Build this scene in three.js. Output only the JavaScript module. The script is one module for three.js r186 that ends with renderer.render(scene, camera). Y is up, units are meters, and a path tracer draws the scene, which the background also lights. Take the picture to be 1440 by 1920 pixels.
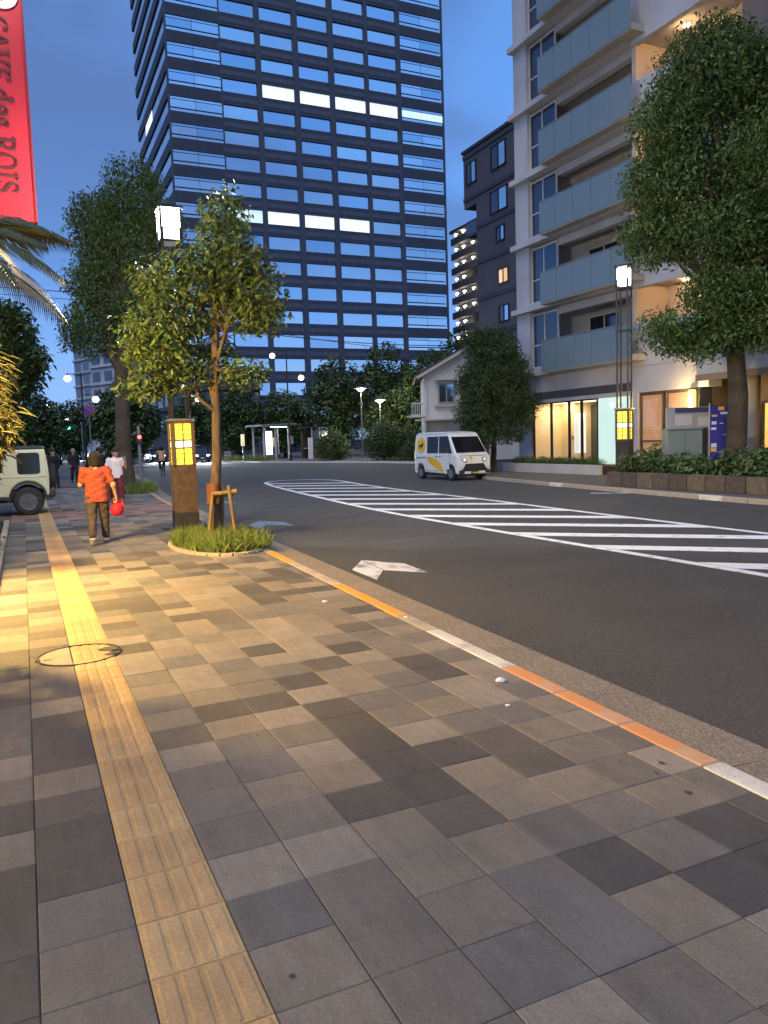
import * as THREE from 'three';
import { mergeGeometries } from 'three/addons/utils/BufferGeometryUtils.js';
import { RoundedBoxGeometry } from 'three/addons/geometries/RoundedBoxGeometry.js';
import { MarchingCubes } from 'three/addons/objects/MarchingCubes.js';
import { FontLoader } from 'three/addons/loaders/FontLoader.js';
import { TextGeometry } from 'three/addons/geometries/TextGeometry.js';
import { RectAreaLightUniformsLib } from 'three/addons/lights/RectAreaLightUniformsLib.js';

// ---------------------------------------------------------------- camera, sky, sun, exposure
const scene = new THREE.Scene();
const renderer = new THREE.WebGLRenderer({ antialias: true });
renderer.setSize(768, 1024);
renderer.toneMapping = THREE.LinearToneMapping;
const EXPOSURE = 2.6;                       // exposed for the dim street
renderer.toneMappingExposure = EXPOSURE;
renderer.shadowMap.enabled = true;
RectAreaLightUniformsLib.init();
const RAD = Math.PI / 180;
const camera = new THREE.PerspectiveCamera(67.02, 768 / 1024, 0.05, 2500);
camera.position.set(0, 1.6, 0);
camera.rotation.order = 'YXZ';
camera.rotation.set(-5.4 * RAD, -24.8 * RAD, -1.9 * RAD);

const V3 = (x, y, z) => new THREE.Vector3(x, y, z);
function rng(seed) { let a = seed >>> 0; return () => { a = (a + 0x6d2b79f5) | 0; let t = Math.imul(a ^ (a >>> 15), 1 | a); t = (t + Math.imul(t ^ (t >>> 7), 61 | t)) ^ t; return ((t ^ (t >>> 14)) >>> 0) / 4294967296; }; }
const lerp = THREE.MathUtils.lerp, clamp = THREE.MathUtils.clamp, smooth = THREE.MathUtils.smoothstep;
function hash2(x, y, s) { let h = Math.imul(x, 374761393) + Math.imul(y, 668265263) + Math.imul(s, 974634777); h = Math.imul(h ^ (h >>> 13), 1274126177); return ((h ^ (h >>> 16)) >>> 0) / 4294967296; }
function vnoise(x, y, s, per = 0) {
  const ix = Math.floor(x), iy = Math.floor(y), fx = x - ix, fy = y - iy, w = (v) => per ? ((v % per) + per) % per : v;
  const sx = fx * fx * (3 - 2 * fx), sy = fy * fy * (3 - 2 * fy);
  return lerp(lerp(hash2(w(ix), w(iy), s), hash2(w(ix + 1), w(iy), s), sx), lerp(hash2(w(ix), w(iy + 1), s), hash2(w(ix + 1), w(iy + 1), s), sx), sy);
}
function fbm(x, y, s, oct, per = 0) { let a = 0.5, v = 0, n = 0; for (let i = 0; i < oct; i++) { v += a * vnoise(x, y, s + i, per); n += a; a *= 0.5; x *= 2; y *= 2; per *= 2; } return v / n; }

{ // dusk sky: pale near the horizon, deeper blue above, drifting grey-blue cloud
  const W = 1024, H = 512, data = new Float32Array(W * H * 4);
  const stops = [[0, [0.44, 0.64, 1.0]], [0.06, [0.30, 0.54, 1.02]], [0.22, [0.17, 0.42, 1.0]], [0.55, [0.125, 0.32, 0.80]], [1, [0.09, 0.22, 0.56]]];
  for (let r = 0; r < H; r++) {
    const el = ((r + 0.5) / H - 0.5) * Math.PI, y = Math.sin(el);
    for (let c = 0; c < W; c++) {
      const az = ((c + 0.5) / W - 0.5) * 2 * Math.PI, x = Math.cos(az) * Math.cos(el), z = Math.sin(az) * Math.cos(el);
      let col;
      if (y < 0) col = [0.03, 0.035, 0.04];
      else {
        let i = 0; while (i < stops.length - 2 && y > stops[i + 1][0]) i++;
        const t = clamp((y - stops[i][0]) / (stops[i + 1][0] - stops[i][0]), 0, 1);
        col = stops[i][1].map((v, k) => lerp(v, stops[i + 1][1][k], t));
        const k = 1 / (y + 0.22), n = fbm(x * k * 1.5 + 7.3, z * k * 1.5 + 2.1, 11, 5), n2 = fbm(x * k * 0.6 + 1.3, z * k * 0.6 + 9.1, 23, 4);
        const m = smooth(n * 0.62 + n2 * 0.38, 0.41, 0.56) * 0.95 * smooth(y, 0.02, 0.40);
        const cloud = [0.115, 0.215, 0.50];
        col = col.map((v, j) => lerp(v, cloud[j] * (y < 0.2 ? 1.25 : 1), m));
      }
      const o = (r * W + c) * 4; data[o] = col[0] / EXPOSURE; data[o + 1] = col[1] / EXPOSURE; data[o + 2] = col[2] / EXPOSURE; data[o + 3] = 1;
    }
  }
  const t = new THREE.DataTexture(data, W, H, THREE.RGBAFormat, THREE.FloatType);
  t.mapping = THREE.EquirectangularReflectionMapping; t.magFilter = THREE.LinearFilter; t.minFilter = THREE.LinearFilter; t.needsUpdate = true;
  scene.background = t; scene.environment = t;
}
const sun = new THREE.DirectionalLight(new THREE.Color(1.0, 0.90, 0.78), 0.62);   // what is left of the day behind the cloud, very soft
sun.position.set(-60, 150, 55); sun.target.position.set(10, 0, -30); sun.castShadow = true; sun.shadow.radius = 90;
Object.assign(sun.shadow.camera, { left: -120, right: 120, top: 160, bottom: -120, near: 1, far: 500 }); sun.shadow.mapSize.set(2048, 2048);
sun.name = 'dusk_sun'; scene.add(sun, sun.target);

// ---------------------------------------------------------------- helpers
const used = new Map();
function numbered(n) { const k = used.get(n) || 0; used.set(n, k + 1); return k ? n + '_' + String(k).padStart(3, '0') : n; }
function clean(g) { const a = g.index ? g.toNonIndexed() : g; for (const k of Object.keys(a.attributes)) if (!['position', 'normal', 'uv', 'color'].includes(k)) a.deleteAttribute(k); if (!a.attributes.normal) a.computeVertexNormals(); return a; }
function metreUv(g) {          // uv in metres from the shape's own axes
  const p = g.attributes.position, n = g.attributes.normal, uv = new Float32Array(p.count * 2);
  for (let i = 0; i < p.count; i++) {
    const ax = Math.abs(n.getX(i)), ay = Math.abs(n.getY(i)), az = Math.abs(n.getZ(i));
    let u, v; if (ay >= ax && ay >= az) { u = p.getX(i); v = p.getZ(i); } else if (ax >= az) { u = p.getZ(i); v = p.getY(i); } else { u = p.getX(i); v = p.getY(i); }
    uv[i * 2] = u; uv[i * 2 + 1] = v;
  }
  g.setAttribute('uv', new THREE.BufferAttribute(uv, 2)); return g;
}
function join(list) {
  const l = (Array.isArray(list) ? list.flat(9) : [list]).map(clean), anyC = l.some((g) => g.attributes.color);
  for (const g of l) {
    if (!g.attributes.uv) metreUv(g);
    if (anyC && !g.attributes.color) g.setAttribute('color', new THREE.BufferAttribute(new Float32Array(g.attributes.position.count * 3).fill(1), 3));
  }
  return l.length === 1 ? l[0] : mergeGeometries(l);
}
function add(name, geo, mat, parent, keepUv) {
  const g = join(geo); if (!keepUv) metreUv(g);
  const m = new THREE.Mesh(g, mat); m.name = parent && parent !== scene ? name : numbered(name); m.castShadow = m.receiveShadow = true; (parent || scene).add(m); return m;
}
function share(name, g, mat, parent) { const m = new THREE.Mesh(g, mat); m.name = name; m.castShadow = m.receiveShadow = true; parent.add(m); return m; }
function tag(o, label, category, group, kind) { if (label) o.userData.label = label; if (category) o.userData.category = category; if (group) o.userData.group = group; if (kind) o.userData.kind = kind; return o; }
function thing(name, label, category, [x, y, z] = [0, 0, 0], turn = 0, group) { const o = new THREE.Group(); o.name = numbered(name); o.position.set(x, y, z); o.rotation.y = turn; scene.add(o); return tag(o, label, category, group); }
function setting(name, geo, mat, label) { const m = add(name, geo, mat, scene); tag(m, label, undefined, undefined, 'structure'); return m; }
function part(name, parent, [x, y, z] = [0, 0, 0], turn = 0) { const o = new THREE.Group(); o.name = name; o.position.set(x, y, z); o.rotation.y = turn; parent.add(o); return o; }
const bx = (w, h, d, x = 0, y = 0, z = 0, ry = 0) => { const g = new THREE.BoxGeometry(w, h, d); if (ry) g.rotateY(ry); return g.translate(x, y, z); };
const b2 = (x0, x1, y0, y1, z0, z1) => bx(Math.abs(x1 - x0), Math.abs(y1 - y0), Math.abs(z1 - z0), (x0 + x1) / 2, (y0 + y1) / 2, (z0 + z1) / 2);
const rbx = (w, h, d, r, x = 0, y = 0, z = 0, ry = 0, seg = 2) => { const g = new RoundedBoxGeometry(w, h, d, seg, r); if (ry) g.rotateY(ry); return g.translate(x, y, z); };
const cyl = (r0, r1, h, x = 0, y = 0, z = 0, seg = 16) => new THREE.CylinderGeometry(r1, r0, h, seg).translate(x, y, z);
const ball = (r, x = 0, y = 0, z = 0, s = 16) => new THREE.SphereGeometry(r, s, Math.max(8, s * 0.7 | 0)).translate(x, y, z);
function rod(a, b, r, seg = 8, r2 = r) { const d = b.clone().sub(a), g = new THREE.CylinderGeometry(r2, r, d.length(), seg); g.applyQuaternion(new THREE.Quaternion().setFromUnitVectors(V3(0, 1, 0), d.clone().normalize())); return g.translate((a.x + b.x) / 2, (a.y + b.y) / 2, (a.z + b.z) / 2); }
function limb(pts, radii, seg = 8) {        // tapered tube along points
  const pos = [], idx = [], n = pts.length; let up = V3(0.3, 0.2, 1).normalize();
  for (let i = 0; i < n; i++) {
    const t = (i === 0 ? pts[1].clone().sub(pts[0]) : i === n - 1 ? pts[i].clone().sub(pts[i - 1]) : pts[i + 1].clone().sub(pts[i - 1])).normalize();
    const s = V3(0, 0, 0).crossVectors(up, t).normalize(), u = V3(0, 0, 0).crossVectors(t, s).normalize(); up = u.clone();
    for (let k = 0; k < seg; k++) { const a = k / seg * Math.PI * 2, p = pts[i].clone().addScaledVector(s, Math.cos(a) * radii[i]).addScaledVector(u, Math.sin(a) * radii[i]); pos.push(p.x, p.y, p.z); }
  }
  for (let i = 0; i < n - 1; i++) for (let k = 0; k < seg; k++) { const a = i * seg + k, b = i * seg + (k + 1) % seg; idx.push(a, b, a + seg, b, b + seg, a + seg); }
  const c0 = pos.length / 3; pos.push(pts[n - 1].x, pts[n - 1].y, pts[n - 1].z); for (let k = 0; k < seg; k++) idx.push((n - 1) * seg + k, (n - 1) * seg + (k + 1) % seg, c0);
  const g = new THREE.BufferGeometry(); g.setAttribute('position', new THREE.Float32BufferAttribute(pos, 3)); g.setIndex(idx); g.computeVertexNormals(); return g;
}
function flat(points, y, thick = 0) {      // polygon on the ground from [x, z] points
  const s = new THREE.Shape(points.map(([x, z]) => new THREE.Vector2(x, -z)));
  const g = thick ? new THREE.ExtrudeGeometry(s, { depth: thick, bevelEnabled: false }) : new THREE.ShapeGeometry(s);
  return g.rotateX(-Math.PI / 2).translate(0, y - thick, 0);
}
function ribbon(pts, w, y) {               // painted line of width w along [x, z] points
  const pos = [], idx = [];
  pts.forEach(([x, z], i) => {
    const a = pts[Math.max(0, i - 1)], b = pts[Math.min(pts.length - 1, i + 1)], dx = b[0] - a[0], dz = b[1] - a[1], l = Math.hypot(dx, dz), nx = -dz / l * w / 2, nz = dx / l * w / 2;
    pos.push(x + nx, y, z + nz, x - nx, y, z - nz); if (i) { const k = i * 2; idx.push(k - 2, k, k - 1, k - 1, k, k + 1); }
  });
  const g = new THREE.BufferGeometry(); g.setAttribute('position', new THREE.Float32BufferAttribute(pos, 3)); g.setIndex(idx); g.computeVertexNormals();
  const n = g.attributes.normal; if (n.getY(0) < 0) { g.setIndex(idx.reverse()); g.computeVertexNormals(); } return g;
}
// ---------------------------------------------------------------- textures and materials
function tex(N, fn, repeat, srgb) {
  const d = new Uint8Array(N * N * 4);
  for (let y = 0; y < N; y++) for (let x = 0; x < N; x++) { const v = fn(x / N, y / N), o = (y * N + x) * 4, a = Array.isArray(v) ? v : [v, v, v]; for (let c = 0; c < 3; c++) d[o + c] = clamp(a[c], 0, 1) * 255; d[o + 3] = 255; }
  const t = new THREE.DataTexture(d, N, N); t.wrapS = t.wrapT = THREE.RepeatWrapping; t.magFilter = THREE.LinearFilter; t.minFilter = THREE.LinearMipmapLinearFilter; t.generateMipmaps = true; if (srgb) t.colorSpace = THREE.SRGBColorSpace; t.repeat.set(repeat, repeat); t.needsUpdate = true; return t;
}
const T = {
  stone: tex(512, (u, v) => { const a = fbm(u * 6, v * 6, 3, 4, 6), b = hash2(u * 512 | 0, v * 512 | 0, 5), s = fbm(u * 64, v * 8, 9, 3, 64); const st = smooth(fbm(u * 15, v * 15, 13, 5, 15), 0.58, 0.72), k = 0.78 + 0.24 * a + 0.17 * (b - 0.5) + 0.10 * (s - 0.5) - 0.04 * st; return [k, k * 0.995, k * 0.985]; }, 0.55, true),
  stoneB: tex(256, (u, v) => fbm(u * 40, v * 40, 31, 3, 40), 1.6),
  asphalt: tex(512, (u, v) => { const a = fbm(u * 5, v * 5, 41, 4, 5), b = hash2(u * 512 | 0, v * 512 | 0, 43); return 0.74 + 0.14 * a + 0.42 * (b - 0.5) + (b > 0.985 ? 0.3 : 0); }, 0.28, true),
  asphaltB: tex(256, (u, v) => fbm(u * 60, v * 60, 47, 2, 60), 1.1),
  coarse: tex(512, (u, v) => { const a = fbm(u * 4, v * 4, 53, 5, 4), b = hash2(u * 512 | 0, v * 512 | 0, 59); return 0.70 + 0.30 * a + 0.08 * (b - 0.5); }, 0.16, true),
  stain: tex(512, (u, v) => { const a = fbm(u * 10, v * 2, 61, 5, 2), b = fbm(u * 5, v * 5, 67, 4, 5); return 0.80 + 0.14 * a + 0.12 * b - 0.03; }, 0.12, true),
  bark: tex(256, (u, v) => { const a = fbm(u * 24, v * 5, 71, 4, 0), b = fbm(u * 6, v * 6, 73, 3, 6); return [0.55 + 0.5 * a, 0.53 + 0.48 * a, 0.5 + 0.45 * b]; }, 0.9, true),
  brick: tex(256, (u, v) => { const a = fbm(u * 8, v * 8, 79, 4, 8), b = hash2(u * 64 | 0, v * 24 | 0, 83); return [0.66 + 0.3 * a + 0.16 * (b - 0.5), 0.65 + 0.3 * a + 0.16 * (b - 0.5), 0.64 + 0.3 * a + 0.15 * (b - 0.5)]; }, 1.2, true),
};
const mat = (r, g, b, rough = 0.8, metal = 0, more = {}) => new THREE.MeshStandardMaterial({ color: new THREE.Color().setRGB(r, g, b), roughness: rough, metalness: metal, ...more });
const phys = (r, g, b, rough, more = {}) => new THREE.MeshPhysicalMaterial({ color: new THREE.Color().setRGB(r, g, b), roughness: rough, ...more });
const glow = (r, g, b, k, more = {}) => new THREE.MeshStandardMaterial({ color: new THREE.Color().setRGB(Math.min(0.9, r), Math.min(0.9, g), Math.min(0.9, b)), roughness: 0.5, emissive: new THREE.Color().setRGB(r, g, b), emissiveIntensity: k / EXPOSURE, ...more });
// paint worn through in patches to what lies under it (linear colours)
function chipped(paint, under, level, seed) { const enc = (v) => v <= 0.0031308 ? v * 12.92 : 1.055 * v ** (1 / 2.4) - 0.055; return tex(256, (u, v) => { const n = fbm(u * 7, v * 7, 200 + seed, 5, 7) * 0.75 + 0.25 * hash2(u * 256 | 0, v * 256 | 0, 210 + seed), g = 0.9 + 0.16 * fbm(u * 3, v * 3, 220 + seed, 3, 3), k = smooth(n, level - 0.02, level + 0.05); return paint.map((p, i) => enc(lerp(p * g, under[i] * g, k))); }, 0.9, true); }
const M = {
  asphalt: mat(0.086, 0.085, 0.081, 0.85, 0, { map: T.asphalt, bumpMap: T.asphaltB, bumpScale: 0.004 }),
  earth: mat(0.07, 0.065, 0.05, 1, 0, { map: T.coarse }),
  mortar: mat(0.085, 0.08, 0.075, 1, 0, { map: T.stone }),
  pavingFar: mat(0.13, 0.125, 0.12, 0.85, 0, { map: T.asphalt }),
  kerb: mat(0.42, 0.37, 0.31, 0.85, 0, { map: T.stone, bumpMap: T.stoneB, bumpScale: 0.003 }),
  gutter: mat(0.31, 0.26, 0.20, 0.9, 0, { map: T.asphalt, bumpMap: T.stoneB, bumpScale: 0.004 }),
  orange: mat(1, 1, 1, 0.75, 0, { map: chipped([0.72, 0.27, 0.03], [0.36, 0.31, 0.25], 0.66, 1) }),
  orangeOld: mat(1, 1, 1, 0.8, 0, { map: chipped([0.58, 0.25, 0.10], [0.44, 0.35, 0.26], 0.56, 2) }),
  whiteOld: mat(1, 1, 1, 0.8, 0, { map: chipped([0.60, 0.585, 0.55], [0.36, 0.33, 0.29], 0.58, 3) }),
  roadPaint: mat(1, 1, 1, 0.75, 0, { map: chipped([0.80, 0.80, 0.79], [0.22, 0.22, 0.21], 0.70, 4) }),
  roadPaintWorn: mat(1, 1, 1, 0.8, 0, { map: chipped([0.56, 0.59, 0.64], [0.17, 0.17, 0.17], 0.60, 5) }),
  bluePaint: mat(0.22, 0.38, 0.56, 0.8, 0, { map: T.asphalt }),
  iron: mat(0.05, 0.05, 0.05, 0.5, 0.7),
  darkMetal: mat(0.03, 0.03, 0.033, 0.45, 0.6),
  greyMetal: mat(0.25, 0.26, 0.27, 0.45, 0.5),
  white: mat(0.60, 0.59, 0.58, 0.7, 0, { map: T.stain }),
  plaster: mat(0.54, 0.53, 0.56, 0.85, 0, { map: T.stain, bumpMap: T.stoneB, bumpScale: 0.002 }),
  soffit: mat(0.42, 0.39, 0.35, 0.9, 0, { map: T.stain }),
  bark: mat(0.15, 0.118, 0.085, 0.95, 0, { map: T.bark, bumpMap: T.bark, bumpScale: 0.012 }),
  barkDark: mat(0.09, 0.075, 0.06, 0.95, 0, { map: T.bark, bumpMap: T.bark, bumpScale: 0.015 }),
  leaf: mat(0.070, 0.115, 0.026, 0.55), leafDusk: mat(0.052, 0.092, 0.024, 0.6), leafBright: mat(0.064, 0.118, 0.026, 0.55),  // the darker leaf green has some dusk shade put into its colour
  grass: mat(0.10, 0.16, 0.03, 0.7), soil: mat(0.06, 0.045, 0.03, 1, 0, { map: T.coarse }),
  winGlass: mat(0.60, 0.70, 0.80, 0.06, 0.95), winGlassDim: mat(0.11, 0.12, 0.14, 0.12, 0.75),
  darkGlass: phys(0.008, 0.009, 0.011, 0.12, { specularIntensity: 0.45 }),
  rubber: mat(0.018, 0.018, 0.018, 0.85), blackPlastic: mat(0.025, 0.025, 0.026, 0.6),
  chrome: mat(0.7, 0.7, 0.7, 0.15, 1), alloy: mat(0.22, 0.22, 0.23, 0.35, 0.9),
};

// ---------------------------------------------------------------- the ground
const kerbX = (z) => { const d = -z; return d < 2 ? 2.80 - 0.01 * (2 - d) : d < 22 ? 2.80 + 0.037 * (d - 2) : d < 36 ? 3.54 + 0.037 * (d - 22) + 0.0042 * (d - 22) ** 2 : 4.881 + 0.06 * (d - 36); };
const ROAD = -0.08;
setting('ground', new THREE.PlaneGeometry(3000, 3000).rotateX(-Math.PI / 2).translate(0, -0.2, 0), M.earth);
setting('road', flat([[2.4, 30], [70, 30], [70, -130], [2.4, -130]], ROAD), M.asphalt, 'dark asphalt road running past the pavement');
const nearEdge = []; for (let z = 12; z >= -110; z -= 2) nearEdge.push([kerbX(z), z]);
const pavement = setting('pavement', [flat([[-9, 12], ...nearEdge.filter(([, z]) => z > -34.5), [-9, -34]], -0.012, 0.1)], M.mortar, 'pavement of beige and grey square stone tiles');
const farPavement = setting('pavement', [flat([[-9, -34.02], ...nearEdge.filter(([, z]) => z < -34), [-9, -110]], 0, 0.1)], M.pavingFar, 'far stretch of grey pavement beyond the parked off-road car');
// square tiles, 30 cm, in five tones; the 300 nearest are pieces of their own
{
  const r = rng(5), tones = [[0.255, 0.225, 0.19], [0.175, 0.157, 0.137], [0.082, 0.076, 0.072], [0.145, 0.138, 0.132], [0.215, 0.187, 0.153], [0.108, 0.098, 0.090]];
  const mats = tones.map((c) => mat(...c, 0.78, 0, { map: T.stone, bumpMap: T.stoneB, bumpScale: 0.0025 }));
  const stuffMat = mat(1, 1, 1, 0.8, 0, { map: T.stone, vertexColors: true });
  function tileGeo(c, ch, y, ou, ov) {      // c: four [x, z] corners, chamfered top edge
    const cx = (c[0][0] + c[2][0]) / 2, cz = (c[0][1] + c[2][1]) / 2, inn = c.map(([x, z]) => [x + Math.sign(cx - x) * ch, z + Math.sign(cz - z) * ch]);
    const pos = [], q = (a, b, cc, d) => pos.push(...a, ...b, ...cc, ...a, ...cc, ...d), up = (p, yy) => [p[0], yy, p[1]];
    q(up(inn[0], y), up(inn[1], y), up(inn[2], y), up(inn[3], y));
    for (let i = 0; i < 4; i++) { const j = (i + 1) % 4; q(up(inn[i], y), up(c[i], y - ch * 0.8), up(c[j], y - ch * 0.8), up(inn[j], y)); q(up(c[i], y - ch * 0.8), up(c[i], y - 0.03), up(c[j], y - 0.03), up(c[j], y - ch * 0.8)); }
    const g = new THREE.BufferGeometry(); g.setAttribute('position', new THREE.Float32BufferAttribute(pos, 3)); g.computeVertexNormals(); metreUv(g);
    const uv = g.attributes.uv; for (let i = 0; i < uv.count; i++) uv.setXY(i, uv.getX(i) + ou, uv.getY(i) + ov); return g;
  }
  const G = 0.003, shared = [[], []]; for (let i = 0; i < 6; i++) for (const n of [1, 2]) { const h = 0.15 - G / 2, l = 0.15 * n - G / 2; shared[n - 1].push(tileGeo([[-h, -l], [-h, l], [h, l], [h, -l]], 0.004, 0, i * 0.37 + n * 0.2, i * 0.71)); }
  const list = [];
  for (let i = -5; i < 12; i++) for (let k = 4, len = 1; k < 116; k += len) {
    len = hash2(i + 40, k, 17) < 0.10 ? 2 : 1;
    const x0 = 0.235 + i * 0.3, z0 = -k * 0.3 + 0.1, D = 0.3 * len, zm = z0 - D / 2;
    if (i === 0) continue;                                     // the tactile strip
    if (zm < -6.4 && i < -2) continue;
    const e0 = kerbX(z0) - 0.004, e1 = kerbX(z0 - D) - 0.004; if (x0 > Math.min(e0, e1) - 0.02) continue;
    const cut = x0 + 0.3 > Math.min(e0, e1), inPit = Math.hypot((x0 + 0.15 - 2.72) / 0.64, (zm + 12.3) / 1.35) < 0.9; if (inPit) continue;
    if (x0 < 3.08 && x0 > 2.3 && zm < -14.85 && zm > -15.4) continue;
    if (Math.hypot(x0 + 0.15 - 3.2, zm + 28.5) < 0.8) continue;
    const n = fbm(i * 0.45 + 20, k * 0.23, 91, 3), t = r(); let tone = t < 0.26 ? 0 : t < 0.5 ? 1 : t < 0.62 ? 2 : t < 0.8 ? 3 : t < 0.92 ? 4 : 5;
    if (n > 0.60 && t < 0.5) tone = r() < 0.5 ? 2 : 5; if (n < 0.40 && tone === 2) tone = 4;
    list.push({ x0, z0, D, n: len, e0, e1, cut, tone, v: r() * 6 | 0, dy: (r() - 0.5) * 0.0024, red: zm < -19.2 && zm > -22.4, d: Math.hypot(x0 + 0.15 < 0 && zm > -3 ? 9 : x0 + 0.15 - 0.8, zm) });
  }
  list.sort((a, b) => a.d - b.d);
  const rest = [];
  list.forEach((t, i) => {
    const corners = () => [[t.x0 + G / 2, t.z0 - t.D + G / 2], [t.x0 + G / 2, t.z0 - G / 2], [Math.min(t.x0 + 0.3 - G / 2, t.e0), t.z0 - G / 2], [Math.min(t.x0 + 0.3 - G / 2, t.e1), t.z0 - t.D + G / 2]];
    if (i < 300) {
      let m; if (t.cut) { m = share('tile', tileGeo(corners(), 0.004, 0, t.v * 0.3, 0), mats[t.tone], pavement); }
      else { m = share('tile', shared[t.n - 1][t.v], mats[t.tone], pavement); m.position.set(t.x0 + 0.15, t.dy, t.z0 - t.D / 2); }
    } else {
      const g = tileGeo(corners(), 0.004, t.dy, t.v * 0.37, 0), n = g.attributes.position.count, c = new Float32Array(n * 3), b = tones[t.tone], k = t.red ? [1.25, 0.82, 0.8] : [1, 1, 1];
      for (let j = 0; j < n; j++) for (let a = 0; a < 3; a++) c[j * 3 + a] = b[a] * k[a]; g.setAttribute('color', new THREE.BufferAttribute(c, 3)); rest.push(g);
    }
  });
  const m = add('tiles', rest, stuffMat, pavement, true); m.userData.kind = 'stuff';
  // yellow tactile guide strip: each tile with four raised bars
  const ty = [mat(0.50, 0.33, 0.15, 0.7, 0, { map: T.stone, bumpMap: T.stoneB, bumpScale: 0.002 }), mat(0.46, 0.305, 0.145, 0.72, 0, { map: T.stone, bumpMap: T.stoneB, bumpScale: 0.002 }), mat(0.53, 0.36, 0.17, 0.7, 0, { map: T.stone, bumpMap: T.stoneB, bumpScale: 0.002 })];
  const bars = []; for (let b = 0; b < 4; b++) { const s = new THREE.Shape(); const w = 0.029, l = 0.145, rr = 0.012; s.moveTo(-w, -l + rr); s.lineTo(-w + rr, -l); s.lineTo(w - rr, -l); s.lineTo(w, -l + rr); s.lineTo(w, l - rr); s.lineTo(w - rr, l); s.lineTo(-w + rr, l); s.lineTo(-w, l - rr); bars.push(new THREE.ExtrudeGeometry(s, { depth: 0.001, bevelEnabled: true, bevelThickness: 0.003, bevelSize: 0.008, bevelOffset: -0.008, bevelSegments: 1 }).rotateX(-Math.PI / 2).translate(-0.1065 + b * 0.071, 0, 0)); }
  const h = 0.15 - 0.002, tg = join([tileGeo([[-h, -h], [-h, h], [h, h], [h, -h]], 0.003, 0.001, 0, 0), ...bars.map((g) => metreUv(clean(g)))]); metreUv(tg);
  const strip = new THREE.Group(); strip.name = 'tactile_strip'; scene.add(strip); tag(strip, 'yellow tactile guide strip along the pavement', undefined, undefined, 'structure');
  for (let k = 4; k < 116; k++) { const o = share('tactile_tile', tg, ty[k * 7 % 3], strip); o.position.set(0.385 + (k > 70 ? 0.0012 * (k - 70) : 0), (hash2(k, 3, 9) - 0.5) * 0.002, -k * 0.3 + 0.1 - 0.15); }
}
// kerb blocks, 60 cm, with their painted orange and white lengths, and the concrete gutter beside them
{
  const kerb = new THREE.Group(); kerb.name = numbered('kerb'); scene.add(kerb); tag(kerb, 'low kerb with orange and white painted blocks', undefined, undefined, 'structure');
  const g1 = new THREE.Group(); g1.name = 'gutter'; scene.add(g1); tag(g1, 'brownish concrete gutter along the kerb', undefined, undefined, 'structure');
  for (let k = 0; k < 120; k++) {
    const z0 = 4.6 - k * 0.6, z1 = z0 - 0.6, x0 = kerbX(z0), x1 = kerbX(z1), zm = (z0 + z1) / 2, a = Math.atan2(x1 - x0, z0 - z1);
    const m = zm > -2.6 ? M.whiteOld : zm > -4.4 ? M.orangeOld : zm > -5.6 ? M.whiteOld : zm > -6.1 ? M.kerb : zm > -7.9 ? M.orange : zm > -9.6 ? M.kerb : zm > -11.3 ? M.orange : Math.floor((-zm - 11.3) / 1.8) % 2 ? M.orangeOld : M.kerb;
    const o = add('kerb_block', rbx(0.125, 0.2, 0.596, 0.012, 0, 0, 0, 0, 1), m, kerb); o.position.set((x0 + x1) / 2 + 0.064, -0.1 + 0.003, zm); o.rotation.y = -a;
    if (k % 2 === 0) { const z2 = z0 - 1.2, q = add('gutter_slab', bx(0.42, 0.06, 1.194), M.gutter, g1); q.position.set((kerbX(z0) + kerbX(z2)) / 2 + 0.128 + 0.212, ROAD - 0.03 + 0.028, (z0 + z2) / 2); q.rotation.y = -a; q.rotation.z = -0.03; }
  }
}
// small dark spots trodden into the tiles
{ const r = rng(37), gm = mat(0.05, 0.045, 0.04, 0.9); for (let i = 0; i < 26; i++) { const x = 0.6 + r() * 2.1, z = -1.8 - r() * 8, s = 0.006 + r() * 0.012, n = 9, pts = []; for (let k = 0; k < n; k++) { const a = k / n * 6.283, q = s * (0.6 + 0.7 * r()); pts.push([x + Math.cos(a) * q, z + Math.sin(a) * q * 1.2]); } add('gum_spot', flat(pts, 0.0035), gm, pavement); } }
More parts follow.
